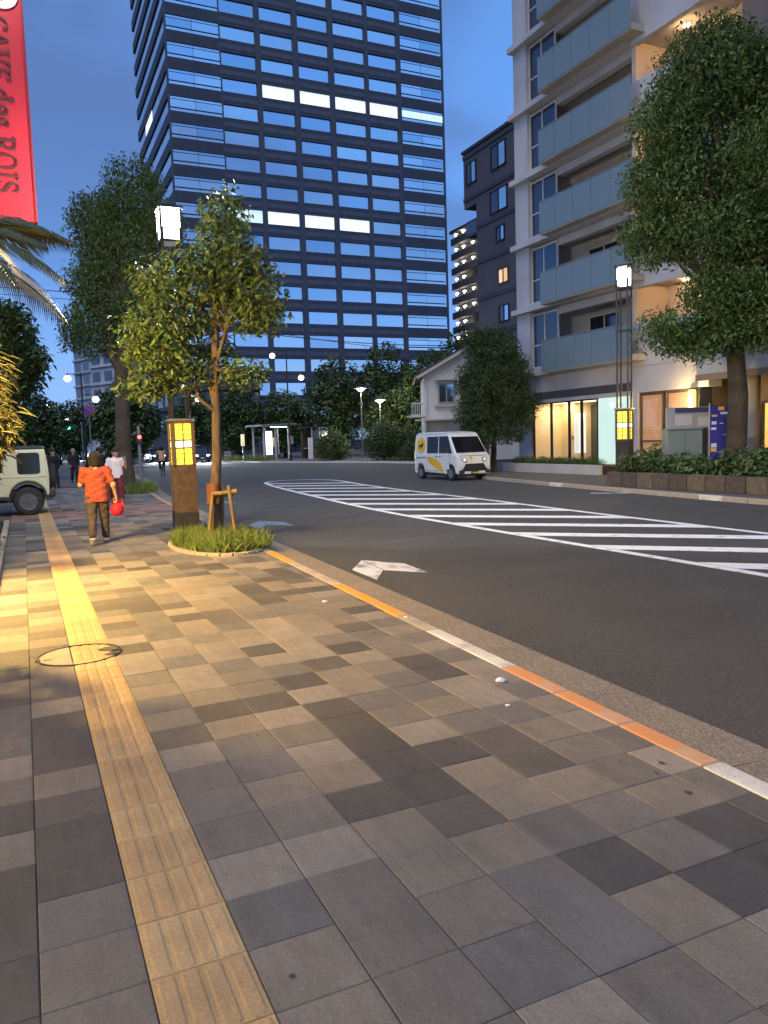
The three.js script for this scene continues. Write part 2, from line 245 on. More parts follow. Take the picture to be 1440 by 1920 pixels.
// road paint
{
  const Y = ROAD + 0.004;
  const curve = (pts) => new THREE.CatmullRomCurve3(pts.map(([x, z]) => V3(x, 0, z))).getPoints(60).map((p) => [p.x, p.z]);
  const lo = [[7.62, 2], [7.52, -6], [7.45, -12], [7.5, -16.2], [7.93, -21.7], [8.92, -30.5]], hi = [[11.87, -31], [11.5, -27], [11.16, -23.2], [10.95, -17.6], [10.66, -12.9], [10.5, -8.4], [10.3, 2]];
  const ring = curve([...lo, [9.4, -32.1], [10.2, -32.7], [11.1, -32.5], ...hi]);
  const hatch = setting('hatched_marking', ribbon(ring, 0.17, Y), M.roadPaint, 'white outlined hatched zone painted on the road');
  const xl = (z) => { const c = curve(lo); let b = c[0]; for (const p of c) if (Math.abs(p[1] - z) < Math.abs(b[1] - z)) b = p; return b[0]; };
  const xh = (z) => { const c = curve(hi); let b = c[0]; for (const p of c) if (Math.abs(p[1] - z) < Math.abs(b[1] - z)) b = p; return b[0]; };
  for (let k = -3; k < 13; k++) {
    const zl = -6.5 - 2.0 * k, sl = 1.0; let x0 = xl(zl); const w = 0.6; let x1 = x0 + 0.5; while (x1 < xh(zl + (x1 - x0) * sl) && x1 < 12.4) x1 += 0.04; const z1 = zl + (x1 - x0) * sl;
    if (zl < -31) continue;
    const x0b = xl(zl - w), x1b = Math.min(x1 + 0.02, xh(z1 - w) + 0.06);
    const s = add('stripe', flat([[x0 + 0.09, zl], [x1 - 0.06, z1], [x1b - 0.06, z1 - w], [x0b + 0.09, zl - w]], Y + 0.0015), M.roadPaint, hatch);
  }
  const arrow = (name, off, [dx, dz], m, label, sc = 1) => setting(name, [flat([[4.18, -9.84], [3.76, -9.18], [3.73, -8.34], [4.08, -8.92]].map(([x, z]) => [(x - 4.1) * sc + 4.1 + dx, (z + 9) * sc - 9 + dz]), Y + 0.001), flat([[4.19, -9.82], [4.09, -8.9], [4.47, -8.39], [4.54, -9.24]].map(([x, z]) => [(x - 4.1) * sc + 4.1 + dx, (z + 9) * sc - 9 + dz]), Y + 0.002)], m, label);
  arrow('road_arrow', 0, [0, 0], M.roadPaintWorn, 'worn white chevron arrow painted beside the gutter');
  arrow('road_arrow', 0, [0.35, -6.4], M.bluePaint, 'pale blue chevron painted on the road behind the young tree');
  arrow('road_arrow', 0, [0.9, -13.2], M.bluePaint, 'small blue chevron on the road far behind the stone pillar');
  arrow('road_arrow', 0, [0.22, 6.55], M.roadPaintWorn, 'worn white chevron arrow at the right edge near the gutter');
  setting('lane_line', ribbon([[14.1, -16.9], [15.0, -15.9]], 0.28, Y), M.roadPaintWorn, 'short worn white mark on the road by the far lamp');
  setting('stop_line', ribbon([[6.2, -60], [14.5, -58]], 0.5, Y), M.roadPaintWorn, 'pale stop line across the far end of the road');
  for (let k = 0; k < 7; k++) setting('crossing_stripe', ribbon([[5.4 + k * 1.5, -72.5], [5.4 + k * 1.5, -69]], 0.55, Y), M.roadPaint, 'white crossing stripe at the far junction');
}
// the blocks across the road
const blockA = [[14.42, 12], [14.42, -12], [14.9, -16.5], [15.4, -21], [16.0, -25], [16.7, -28.2], [18.2, -31], [21, -32.8], [60, -34], [60, 12]];
const blockB = [[60, -41], [26, -41.5], [23.4, -44.5], [22.6, -50], [20.7, -56], [18.3, -64], [17.6, -72], [17.0, -110], [60, -110]];
const sidewalk = setting('far_pavement', flat(blockA, 0.02, 0.12), M.pavingFar, 'dark pavement across the road in front of the flats');
setting('park_ground', flat(blockB, 0.02, 0.12), M.pavingFar, 'paved corner with bus shelter and park across the junction');
setting('lawn', flat([[24.5, -47], [23.6, -52], [25.5, -56.5], [34, -62], [44, -62], [44, -44], [29, -44.2]], 0.06, 0.05), mat(0.045, 0.07, 0.02, 1, 0, { map: T.coarse }), 'dim grass bank of the park behind the van');
{
  const kf = new THREE.Group(); kf.name = numbered('kerb'); scene.add(kf); tag(kf, 'grey kerb along the far side of the road', undefined, undefined, 'structure');
  const path = blockA.slice(0, 8), seg = 0.8; let n = 0;
  for (let i = 0; i < path.length - 1; i++) { const [ax, az] = path[i], [bx_, bz] = path[i + 1], L = Math.hypot(bx_ - ax, bz - az), c = Math.max(1, Math.round(L / seg)); for (let k = 0; k < c; k++) { const t = (k + 0.5) / c, o = add('kerb_block', rbx(0.15, 0.2, L / c - 0.006, 0.015, 0, 0, 0, 0, 1), n++ % 9 === 4 ? M.whiteOld : M.kerb, kf); o.position.set(lerp(ax, bx_, t), -0.065, lerp(az, bz, t)); o.rotation.y = Math.atan2(bx_ - ax, bz - az); } }
  const kp = new THREE.Group(); kp.name = numbered('kerb'); scene.add(kp); tag(kp, 'pale kerb round the park corner', undefined, undefined, 'structure');
  const pb = blockB.slice(1, 8);
  for (let i = 0; i < pb.length - 1; i++) { const [ax, az] = pb[i], [bx_, bz] = pb[i + 1], L = Math.hypot(bx_ - ax, bz - az), c = Math.round(L / 1.2); for (let k = 0; k < c; k++) { const t = (k + 0.5) / c, o = add('kerb_block', bx(0.2, 0.2, L / c - 0.008), M.whiteOld, kp); o.position.set(lerp(ax, bx_, t), -0.06, lerp(az, bz, t)); o.rotation.y = Math.atan2(bx_ - ax, bz - az); } }
}
// ---------------------------------------------------------------- the office tower
{
  const t = thing('office_tower', 'tall dark blue office tower with rows of sky-reflecting windows', 'tower', [25.7, 0, -135]);
  const W = 52.2, D = 34, H = 112, P = 4.26, C0 = 15.4, r = rng(77);
  const wall = mat(0.044, 0.058, 0.094, 0.75, 0, { map: T.stain }), ledge = mat(0.080, 0.098, 0.148, 0.7, 0, { map: T.stain }), pil = mat(0.058, 0.074, 0.118, 0.7, 0, { map: T.stain });
  const glass = [mat(0.86, 0.95, 0.98, 0.05, 0.97), mat(0.74, 0.86, 0.94, 0.07, 0.97), mat(0.95, 0.98, 0.98, 0.05, 0.97), mat(0.62, 0.76, 0.86, 0.09, 0.95), mat(0.80, 0.90, 0.93, 0.12, 0.95)], lit = glow(0.80, 0.92, 0.90, 1.0), lit2 = glow(0.55, 0.72, 0.80, 1.0);
  add('wall', b2(0.45, W - 0.45, 0, H, -D + 0.45, -0.45), wall, t);
  const cols = [[9.2, 15.25], [16.15, 22.0], [23.0, 28.7], [29.7, 35.75], [36.5, 42.3]], gaps = [[9.04, 9.2], [15.25, 16.15], [22, 23], [28.7, 29.7], [35.75, 36.5], [42.3, 43.1]];
  for (const [a, b] of gaps) add('pillar', b2(a, b, 0, H, -0.6, 0.06), pil, t);
  add('pillar', b2(-0.02, 0.3, 0, H, -0.3, 0.02), pil, t); add('pillar', b2(W - 0.3, W + 0.02, 0, H, -0.3, 0.02), pil, t);
  for (let k = -3; k < 23; k++) {
    const c = C0 + P * k; if (c > H - 2) break;
    const lo = c + 1.1, hi = c + P - 1.1;
    add('spandrel', b2(9.0, 43.1, lo, hi, -0.7, 0), wall, t);
    add('ledge', b2(8.9, 43.2, lo + 0.58, lo + 1.34, -0.2, 0.035), ledge, t);
    add('spandrel', b2(0, 9.0, c + 1.22, c + P - 1.22, -0.7, -0.02), wall, t); add('spandrel', b2(43.1, W, c + 1.22, c + P - 1.22, -0.7, -0.02), wall, t);
    add('spandrel', b2(0.02, 0.7, c + 1.22, c + P - 1.22, -D, 0), wall, t);
    const pane = (w, h, x, y, m, side) => {
      const g = new THREE.BoxGeometry(w, h, 0.03), o = share('window', metreUv(clean(g)), m, t); o.position.set(...x, y); if (side) o.rotation.y = -Math.PI / 2; o.rotateX((r() - 0.5) * 0.006); o.rotateY((r() - 0.5) * 0.006); return o;
    };
    cols.forEach(([a, b], i) => { const isLit = (k === 11 && i >= 1) || (k === 6 && i <= 3); pane(b - a, 2.2, [(a + b) / 2, c], -0.30, isLit ? (i === 0 ? lit2 : lit) : glass[r() * 5 | 0]); });
    for (const [a, b] of [[0.3, 4.5], [4.56, 9.04], [43.1, 47.4], [47.46, W - 0.3]]) {
      const isLit = k === 11 && a > 43;
      pane(b - a, 0.38, [(a + b) / 2, c + 1.01], -0.2, glass[r() * 5 | 0]); pane(b - a, 1.22, [(a + b) / 2, c + 0.1], -0.2, isLit ? lit2 : glass[r() * 5 | 0]); pane(b - a, 0.40, [(a + b) / 2, c - 0.92], -0.2, glass[2]);
    }
    for (let j = 0; j < 4; j++) { const a = -0.4 - j * 8.4, m = -a + 0; const g = pane(8.3, 2.2, [0.25, c], a - 4.2, k === 11 && j === 2 ? lit : glass[r() * 5 | 0], true); }
  }
  add('parapet', b2(-0.1, W + 0.1, H, H + 1.6, -D, 0.1), wall, t);
}
// ---------------------------------------------------------------- pale block of flats across the road
{
  const BX = 20.6, BZ = -29.6;
  const t = thing('apartment_block', 'pale block of flats with frosted glass balconies above a lit shop', 'building', [BX, 0.02, BZ]);
  const L = (z) => z - BZ, white = M.plaster, F = (k) => 7.15 + 2.8 * k;
  const frost = new THREE.MeshPhysicalMaterial({ color: new THREE.Color().setRGB(0.21, 0.285, 0.325), roughness: 0.35, transmission: 0.25, thickness: 0 });
  const recess = M.plaster, dark = mat(0.06, 0.06, 0.07, 0.8), warmWall = mat(0.62, 0.50, 0.38, 0.85), frameW = mat(0.55, 0.55, 0.57, 0.5);
  const KN = 6;
  // end column, rear wall, back mass
  add('wall', b2(0, 1.1, 3.3, F(KN) + 1.2, 0, 0.95), white, t);
  add('wall', b2(1.6, 9, 3.9, F(KN) + 1.2, 0.1, L(-18.4)), recess, t);
  add('wall', b2(0, 0.5, 3.35, F(-1) - 0.02, 0.95, L(-22.3)), white, t);
  add('wall', b2(1.1, 9, 0, 3.9, 0.02, 0.4), white, t);
  for (let k = -1; k < KN; k++) {
    const y = F(k);
    add('ledge', b2(-0.28, 0.3, y - 0.28, y - 0.06, -0.06, L(-22.3)), white, t);
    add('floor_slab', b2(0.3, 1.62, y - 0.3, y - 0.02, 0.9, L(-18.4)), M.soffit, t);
    add('wall', b2(0.02, 0.28, y - 0.06, y + 0.12, 0.94, L(-26.75)), white, t);
    // narrow window beside the column
    const w = add('window', [b2(0.16, 0.22, y + 0.1, y + 0.16, 0.95, 2.75), b2(0.16, 0.22, y + 2.36, y + 2.44, 0.95, 2.75), b2(0.16, 0.22, y + 1.05, y + 1.1, 0.95, 2.75), b2(0.16, 0.22, y + 0.16, y + 2.36, 0.95, 1.01), b2(0.16, 0.22, y + 0.16, y + 2.36, 1.78, 1.84), b2(0.16, 0.22, y + 0.16, y + 2.36, 2.69, 2.75)], frameW, t);
    add('pane', b2(0.185, 0.195, y + 0.14, y + 2.38, 0.98, 2.72), M.winGlassDim, w);
    // balcony
    const b = part('balcony', t);
    const z0 = L(-26.85), z1 = L(-21.55);
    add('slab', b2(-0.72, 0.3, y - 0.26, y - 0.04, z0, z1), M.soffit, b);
    for (let j = 0; j < 5; j++) { const a = lerp(z0, z1, j / 5) + 0.012, c = lerp(z0, z1, (j + 1) / 5) - 0.012; add('glass_panel', b2(-0.745, -0.725, y - 0.20, y + 1.02, a, c), frost, b); }
    add('glass_panel', b2(-0.72, 0.2, y - 0.1, y + 1.0, z0 - 0.02, z0), frost, b);
    add('rail', [rod(V3(-0.735, y + 1.05, z0), V3(-0.735, y + 1.05, z1), 0.028), rod(V3(-0.735, y + 1.05, z0), V3(0.2, y + 1.05, z0), 0.028)], M.greyMetal, b);
    // balcony back wall: sliding doors and a small dark window
    const d = add('sliding_door', [b2(1.53, 1.59, y, y + 0.08, z0 + 0.3, z0 + 2.2), b2(1.53, 1.59, y + 2.02, y + 2.1, z0 + 0.3, z0 + 2.2), b2(1.53, 1.59, y, y + 2.1, z0 + 0.3, z0 + 0.36), b2(1.53, 1.59, y, y + 2.1, z0 + 1.22, z0 + 1.28), b2(1.53, 1.59, y, y + 2.1, z0 + 2.14, z0 + 2.2)], frameW, t);
    add('pane', b2(1.555, 1.57, y + 0.08, y + 2.02, z0 + 0.36, z0 + 2.14), M.winGlassDim, d);
    for (const q of [2.9, 4.2]) { const wd = add('window', [b2(1.54, 1.59, y + 0.9, y + 1.95, z0 + q, z0 + q + 0.06), b2(1.54, 1.59, y + 0.9, y + 1.95, z0 + q + 0.54, z0 + q + 0.6), b2(1.54, 1.59, y + 1.9, y + 1.95, z0 + q, z0 + q + 0.6), b2(1.54, 1.59, y + 0.9, y + 0.95, z0 + q, z0 + q + 0.6)], M.darkMetal, t); add('pane', b2(1.56, 1.575, y + 0.95, y + 1.9, z0 + q + 0.06, z0 + q + 0.54), M.winGlassDim, wd); }
    add('vent_cap', [cyl(0.06, 0.06, 0.1, 0, 0, 0, 12).rotateZ(Math.PI / 2).translate(0.25, y - 0.5, L(-24.2)), cyl(0.06, 0.06, 0.1, 0, 0, 0, 12).rotateZ(Math.PI / 2).translate(0.25, y - 0.5, L(-23.7))], M.greyMetal, t);
    add('lintel', b2(0.18, 0.5, y + 2.2, y + 2.5, 2.76, L(-22.3)), white, t);
    // stair landing: white parapet and a warm lit opening
    add('parapet', b2(-0.12, 0.12, y - 0.45, y + 1.08, L(-22.25), L(-18.7)), white, t);
    add('parapet', b2(0.12, 1.0, y - 0.45, y + 1.08, L(-18.9), L(-18.7)), white, t);
    add('landing_wall', b2(1.5, 1.6, y, y + 2.5, L(-22.2), L(-18.5)), warmWall, t);
    add('divider', b2(0.0, 1.5, y + 1.09, y + 2.49, L(-22.3), L(-22.1)), warmWall, t);
    const lamp = add('ceiling_lamp', cyl(0.12, 0.12, 0.06, 0.75, y + 2.42, L(-20.5), 16), glow(1, 0.72, 0.42, 5), t);
    const pl = new THREE.PointLight(new THREE.Color(1, 0.62, 0.30), 1.3); pl.position.set(0.75, y + 2.3, L(-20.5)); pl.castShadow = true; pl.shadow.radius = 4; lamp.add(pl);
  }
  add('roof', b2(-0.4, 9.2, F(KN) + 1.2, F(KN) + 1.5, -0.2, L(-18)), white, t);
  // street-level band above the shop
  add('fascia', b2(-0.05, 0.5, 3.06, 3.36, 0.9, L(-22.3)), dark, t);
  add('fascia', b2(-0.02, 0.4, 2.9, 3.05, 0.9, L(-22.3)), white, t);
  add('wall', b2(0, 1.1, 0, 3.3, 0, 0.95), white, t);
  // shop interior
  const sz0 = L(-28.6), sz1 = L(-22.35), cream = mat(0.72, 0.58, 0.38, 0.8);
  add('shop_floor', b2(0, 3.4, 0.02, 0.3, sz0, sz1), mat(0.3, 0.27, 0.23, 0.4), t);
  add('shop_ceiling', b2(0.05, 3.4, 2.9, 3.0, sz0, sz1), mat(0.75, 0.68, 0.55, 0.8), t);
  add('shop_wall', b2(3.35, 3.45, 0.3, 2.9, sz0, sz1), mat(0.5, 0.40, 0.24, 0.8), t);
  add('shop_wall', b2(0.1, 3.35, 0.3, 2.9, sz0, sz0 + 0.1), cream, t);
  add('shop_wall', b2(0.1, 3.35, 0.3, 2.9, L(-23.0), L(-22.9)), cream, t);
  add('display_wall', [b2(1.55, 1.62, 0.3, 2.9, sz0 + 0.1, L(-27.1)), b2(1.55, 3.3, 0.3, 2.9, L(-27.1), L(-27.03))], cream, t);
  add('display_wall', b2(2.0, 2.1, 0.3, 2.75, L(-27.2), L(-25.9)), mat(0.06, 0.065, 0.055, 0.6), t);
  { const g = new THREE.CylinderGeometry(0.3, 0.3, 1.7, 20, 1, false, 0, Math.PI).rotateY(Math.PI).translate(1.2, 1.55, L(-26.7)); add('curved_screen', g, glow(0.85, 0.92, 0.9, 0.55), t); }
  add('name_plate', b2(1.50, 1.55, 1.28, 1.44, L(-27.75), L(-27.2)), M.greyMetal, t);
  const paneM = new THREE.MeshPhysicalMaterial({ color: 0xffffff, roughness: 0.02, transmission: 1, thickness: 0, ior: 1.45 });
  for (const [a, b] of [[-28.5, -27.3], [-27.24, -26.1], [-26.04, -25.3], [-25.24, -24.3]]) { const fr = add('shop_window', [b2(0.04, 0.1, 0.3, 2.9, L(a) - 0.03, L(a) + 0.03), b2(0.04, 0.1, 0.3, 2.9, L(b) - 0.03, L(b) + 0.03), b2(0.04, 0.1, 2.84, 2.9, L(a), L(b)), b2(0.04, 0.1, 0.3, 0.36, L(a), L(b))], M.darkMetal, t); add('pane', b2(0.065, 0.075, 0.36, 2.84, L(a) + 0.03, L(b) - 0.03), paneM, fr); }
  add('frosted_panel', b2(0.0, 0.06, 0.32, 2.88, L(-24.2), L(-22.5)), glow(0.50, 0.68, 0.60, 0.85), t);
  add('downlight', cyl(0.1, 0.1, 0.02, 0.02, 2.6, L(-23.4)).rotateZ(0), glow(1, 1, 0.95, 4), t);
  add('reception_desk', [b2(0.9, 1.5, 1.0, 1.2, L(-25.3), L(-24.35))], mat(0.16, 0.13, 0.16, 0.6), t); add('desk_leg', [cyl(0.03, 0.03, 0.7, 1.1, 0.65, L(-25.1)), cyl(0.03, 0.03, 0.7, 1.1, 0.65, L(-24.5))], M.chrome, t);
  add('picture', b2(3.28, 3.34, 1.6, 2.05, L(-26.0), L(-25.5)), glow(1, 0.75, 0.2, 0.8), t);
  for (const z of [-27.9, -26.4, -24.9]) { const lp = add('ceiling_panel', b2(0.5, 1.5, 2.86, 2.895, L(z) - 0.3, L(z) + 0.3), glow(1, 0.80, 0.48, 2.2), t); const ra = new THREE.RectAreaLight(new THREE.Color(1, 0.76, 0.42), 6.5, 1.0, 0.6); ra.position.set(1.0, 2.85, L(z)); ra.rotation.x = -Math.PI / 2; lp.add(ra); }
  // white wall to the right of the shop with two blinds, wall lantern, entrance and curtained window
  add('wall', b2(-0.1, 0.5, 2.95, F(-1) - 0.46, L(-22.3), L(-18.7)), white, t);
  add('wall', b2(-0.1, 0.5, 0, 2.95, L(-22.3), L(-21.95)), white, t); add('wall', b2(-0.08, 0.5, 0, 2.95, L(-19.5), L(-19.1)), dark, t);
  const blindGlow = glow(0.55, 0.30, 0.15, 0.55);  // slats glow themselves in place of a lamp in the room behind
  for (const [a, b] of [[-21.9, -20.85], [-20.65, -19.6]]) { const w = add('window', [b2(0, 0.08, 0.5, 2.95, L(a) - 0.05, L(a)), b2(0, 0.08, 0.5, 2.95, L(b), L(b) + 0.05), b2(0, 0.08, 2.86, 2.94, L(a), L(b)), b2(0, 0.08, 1.15, 1.22, L(a), L(b))], mat(0.10, 0.07, 0.055, 0.6), t); const sl = []; for (let y = 0.55; y < 2.84; y += 0.075) sl.push(bx(0.02, 0.062, Math.abs(b - a) - 0.02, 0.12, y, L((a + b) / 2)).translate(0, 0, 0)); const bl = add('blind', sl, blindGlow, w); bl.userData.kind = 'stuff'; add('pane', b2(0.04, 0.05, 0.5, 2.86, L(a), L(b)), paneM, w); }
  add('wall', b2(0.3, 0.4, 0, 2.95, L(-22.0), L(-19.5)), mat(0.35, 0.22, 0.14, 0.9), t);
  const wl = add('wall_lantern', rbx(0.18, 0.72, 0.24, 0.06, -0.2, 2.52, L(-19.3)), glow(1, 0.72, 0.12, 2.4), t); { const p = new THREE.PointLight(new THREE.Color(1, 0.68, 0.28), 6); p.position.set(-0.45, 2.5, L(-19.3)); p.castShadow = true; p.shadow.radius = 5; wl.add(p); }
  add('canopy', b2(-0.7, 2.6, 3.25, 3.95, L(-18.65), L(-9)), mat(0.62, 0.64, 0.66, 0.8, 0, { map: T.stain }), t); add('canopy_edge', b2(-0.75, -0.66, 3.1, 3.3, L(-18.65), L(-9)), mat(0.3, 0.22, 0.16, 0.7), t);
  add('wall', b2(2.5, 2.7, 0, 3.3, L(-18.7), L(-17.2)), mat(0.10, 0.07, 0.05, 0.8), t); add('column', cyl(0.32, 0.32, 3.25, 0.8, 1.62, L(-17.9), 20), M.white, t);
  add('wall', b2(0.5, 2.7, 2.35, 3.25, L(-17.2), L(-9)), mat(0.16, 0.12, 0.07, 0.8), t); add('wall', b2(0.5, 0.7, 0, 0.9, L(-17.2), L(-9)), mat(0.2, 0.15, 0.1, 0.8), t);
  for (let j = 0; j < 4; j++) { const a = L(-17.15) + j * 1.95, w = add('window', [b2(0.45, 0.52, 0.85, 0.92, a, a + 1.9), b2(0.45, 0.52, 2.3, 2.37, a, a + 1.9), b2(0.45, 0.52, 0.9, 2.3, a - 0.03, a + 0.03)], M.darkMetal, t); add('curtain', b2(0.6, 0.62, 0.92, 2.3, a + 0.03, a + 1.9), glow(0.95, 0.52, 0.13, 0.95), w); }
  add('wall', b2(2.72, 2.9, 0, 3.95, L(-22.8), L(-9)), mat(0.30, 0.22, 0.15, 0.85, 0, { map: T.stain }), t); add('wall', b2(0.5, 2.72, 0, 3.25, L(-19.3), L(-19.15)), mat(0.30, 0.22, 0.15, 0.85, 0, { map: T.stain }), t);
  // upper floors right of the landing
  add('wall', b2(0.9, 9, 3.95, F(KN) + 1.2, L(-18.38), L(-6)), mat(0.20, 0.165, 0.15, 0.9, 0, { map: T.stain }), t);
  for (let k = -1; k < KN; k++) for (let j = 0; j < 3; j++) { const y = F(k), a = L(-16.8) + j * 3.4, w = add('window', [b2(0.82, 0.9, y + 0.8, y + 0.87, a, a + 1.6), b2(0.82, 0.9, y + 1.95, y + 2.02, a, a + 1.6), b2(0.82, 0.9, y + 0.87, y + 1.95, a, a + 0.06), b2(0.82, 0.9, y + 0.87, y + 1.95, a + 1.54, a + 1.6)], M.darkMetal, t); add('pane', b2(0.85, 0.87, y + 0.87, y + 1.95, a + 0.06, a + 1.54), M.winGlassDim, w); }
}
// ---------------------------------------------------------------- dark block of flats behind it
{
  const t = thing('apartment_block', 'dark grey block of flats with one orange lit window', 'building', [32, 0, -52.75]);
  const wall = mat(0.085, 0.082, 0.10, 0.85, 0, { map: T.stain, bumpMap: T.stoneB, bumpScale: 0.004 }), band = mat(0.040, 0.040, 0.055, 0.8), Lz = (z) => z + 52.75;
  add('wall', b2(0, 14, 0, 18.9, Lz(-51), Lz(-36)), wall, t); add('wall', b2(0.02, 14, 18.9, 22.95, 0, Lz(-36)), wall, t);
  for (const y of [22.5, 19.4, 17.0, 14.4, 11.7, 9.0]) add('band', b2(-0.06, 0.4, y, y + 0.28, y > 19 ? 0.0 : Lz(-51.0), Lz(-36)), band, t);
  add('roof_edge', b2(-0.12, 14, 22.95, 23.15, -0.1, Lz(-36)), band, t);
  const fr = (y, h, z, w, lit) => { const o = add('window', [b2(-0.07, 0.02, y, y + 0.09, Lz(z), Lz(z) + w), b2(-0.07, 0.02, y + h - 0.09, y + h, Lz(z), Lz(z) + w), b2(-0.07, 0.02, y, y + h, Lz(z), Lz(z) + 0.09), b2(-0.07, 0.02, y, y + h, Lz(z) + w - 0.09, Lz(z) + w), b2(-0.07, 0.02, y, y + h, Lz(z) + w / 2 - 0.05, Lz(z) + w / 2 + 0.05)], M.darkMetal, t); add('pane', b2(-0.02, -0.01, y, y + h, Lz(z), Lz(z) + w / 2), lit ? glow(1, 0.62, 0.30, 0.75) : M.winGlassDim, o); add('pane', b2(-0.03, -0.02, y, y + h, Lz(z) + w / 2, Lz(z) + w), lit ? glow(0.9, 0.48, 0.22, 0.7) : M.winGlass, o); };
  fr(20.5, 1.7, -48.9, 1.9); fr(20.5, 1.6, -52.3, 1.4); fr(17.5, 1.6, -49.1, 2.2); fr(15.4, 1.1, -48.4, 1.1); fr(12.4, 1.1, -48.2, 1.3, true); fr(9.7, 1.2, -48.2, 1.3); fr(7, 1.2, -48.2, 1.3);
  for (let k = 0; k < 4; k++) { fr(20.5 - 2.8 * k, 1.6, -44.5, 1.8); fr(20.5 - 2.8 * k, 1.6, -41, 1.8); }
  const b = part('balcony', t); add('slab', b2(0.1, 3, 16.75, 16.95, Lz(-52.6), Lz(-51.02)), band, b); add('panel', b2(0.1, 0.14, 16.95, 17.85, Lz(-52.6), Lz(-51.02)), M.winGlassDim, b); add('panel', b2(0.14, 3, 16.95, 17.85, Lz(-52.6), Lz(-52.56)), M.winGlassDim, b); add('rail', b2(0.08, 0.16, 17.85, 17.92, Lz(-52.62), Lz(-51)), M.darkMetal, b);
  add('antenna', [rod(V3(1, 22.9, Lz(-47)), V3(1, 27, Lz(-47)), 0.03), rod(V3(1, 23.9, Lz(-48.6)), V3(1, 24.0, Lz(-46.5)), 0.025)], M.darkMetal, t);
}
// distant flats with white lamps along every landing
{
  const t = thing('apartment_block', 'distant flats with white lamps on every landing beside the tower', 'building', [86.5, 0, -148.4]);
  const wall = mat(0.10, 0.095, 0.10, 0.9), para = mat(0.16, 0.15, 0.155, 0.9), lampM = glow(1, 0.96, 0.86, 7);
  add('wall', b2(1.6, 10, 0, 45, 0, 11.5), wall, t); add('roof_edge', b2(-0.2, 10, 44.8, 45.4, -0.2, 11.5), wall, t);
  for (let k = 0; k < 14; k++) {
    const y = 2.2 + 3.1 * k; add('landing', [b2(0, 1.7, y - 0.2, y, 0, 11.5), b2(0, 0.14, y, y + 1.2, 0, 11.5)], para, t);
    if (k > 4) for (const z of [0.8, 3.9, 7.6]) { if (z > 7 && (k * 5 % 7) < 3) continue; const o = add('landing_lamp', [rbx(0.5, 0.16, 0.75, 0.05, 0.85, y + 2.2, z), rbx(0.3, 0.3, 0.3, 0.1, 0.75, y + 1.9, z)], lampM, t); if (z < 5 && z > 3) { const p = new THREE.PointLight(new THREE.Color(1, 0.93, 0.82), 4); p.position.set(0.5, y + 1.8, z); p.castShadow = true; o.add(p); } }
  }
}
// ---------------------------------------------------------------- white two-storey house
{
  const t = thing('house', 'white two-storey house with dark gabled roof behind the van', 'house', [23.95, 0.02, -44.9], -0.45);
  const w = 6.6, e = 5.75, rg = 7.55, d = 7.5, roofM = mat(0.055, 0.045, 0.055, 0.8, 0, { map: T.stain }), trim = mat(0.45, 0.42, 0.36, 0.8), siding = mat(0.66, 0.645, 0.62, 0.8, 0, { map: T.stain });
  const s = new THREE.Shape([[0, 0], [w, 0], [w, e], [w / 2, rg], [0, e]].map(([x, y]) => new THREE.Vector2(x, y)));
  add('wall', new THREE.ExtrudeGeometry(s, { depth: d, bevelEnabled: false }).translate(0, 0, -d), siding, t);
  for (const q of [-1, 1]) { const L = Math.hypot(w / 2 + 0.5, (rg - e) * (w / 2 + 0.5) / (w / 2)), g = bx(L, 0.16, d + 0.9, 0, 0.1, 0); g.rotateZ(-q * Math.atan2(rg - e, w / 2)); const cx = w / 2 + q * (w / 2 + 0.5) / 2, cy = rg - (rg - e) / (w / 2) * (w / 2 + 0.5) / 2; add('roof', g.translate(cx, cy, -d / 2), roofM, t); add('bargeboard', bx(L, 0.2, 0.06).rotateZ(-q * Math.atan2(rg - e, w / 2)).translate(cx, cy - 0.06, 0.46), trim, t); }
  const win = add('window', [b2(0.85, 1.95, 3.75, 3.85, 0.01, 0.1), b2(0.85, 1.95, 4.95, 5.05, 0.01, 0.1), b2(0.85, 0.95, 3.85, 4.95, 0.01, 0.1), b2(1.85, 1.95, 3.85, 4.95, 0.01, 0.1), b2(1.36, 1.44, 3.85, 4.95, 0.01, 0.1)], M.greyMetal, t); add('pane', b2(0.95, 1.36, 3.85, 4.95, 0.02, 0.05), M.winGlassDim, win); add('pane', b2(1.44, 1.85, 3.85, 4.95, 0.02, 0.06), M.winGlass, win); add('awning', bx(1.5, 0.06, 0.45, 1.4, 5.25, 0.25).rotateX(0.0), trim, win); add('sill', b2(0.6, 2.1, 3.55, 3.66, 0, 0.25), trim, win);
  for (let k = 0; k < 18; k++) add('siding_board', b2(0.02, w - 0.02, 0.3 + k * 0.3, 0.585 + k * 0.3, 0.0, 0.012 + (k % 2) * 0.003), siding, t);
  add('porch_roof', bx(3.2, 0.1, 1.4, 0.9, 2.72, 0.65).rotateX(0.03), trim, t); add('porch_roof', bx(1.2, 0.09, 2.0, -0.6, 2.95, -0.9), trim, t); add('gutter_pipe', cyl(0.05, 0.05, 5.6, 0.12, 2.8, 0.08, 8), M.white, t);
  const bc = part('balcony', t); add('railing', [b2(-0.9, 0, 3.0, 3.08, -1.8, 0), b2(-0.9, 0, 3.78, 3.86, -0.06, 0), ...[...Array(8)].map((_, i) => b2(-0.88 + i * 0.12, -0.84 + i * 0.12, 3.08, 3.8, -0.05, -0.01))], M.white, bc);
  const dr = add('door', b2(3.2, 4.1, 0, 2.05, 0.0, 0.06), mat(0.12, 0.08, 0.06, 0.6), t); add('handle', b2(3.95, 3.99, 0.95, 1.15, 0.06, 0.1), M.chrome, dr);
}
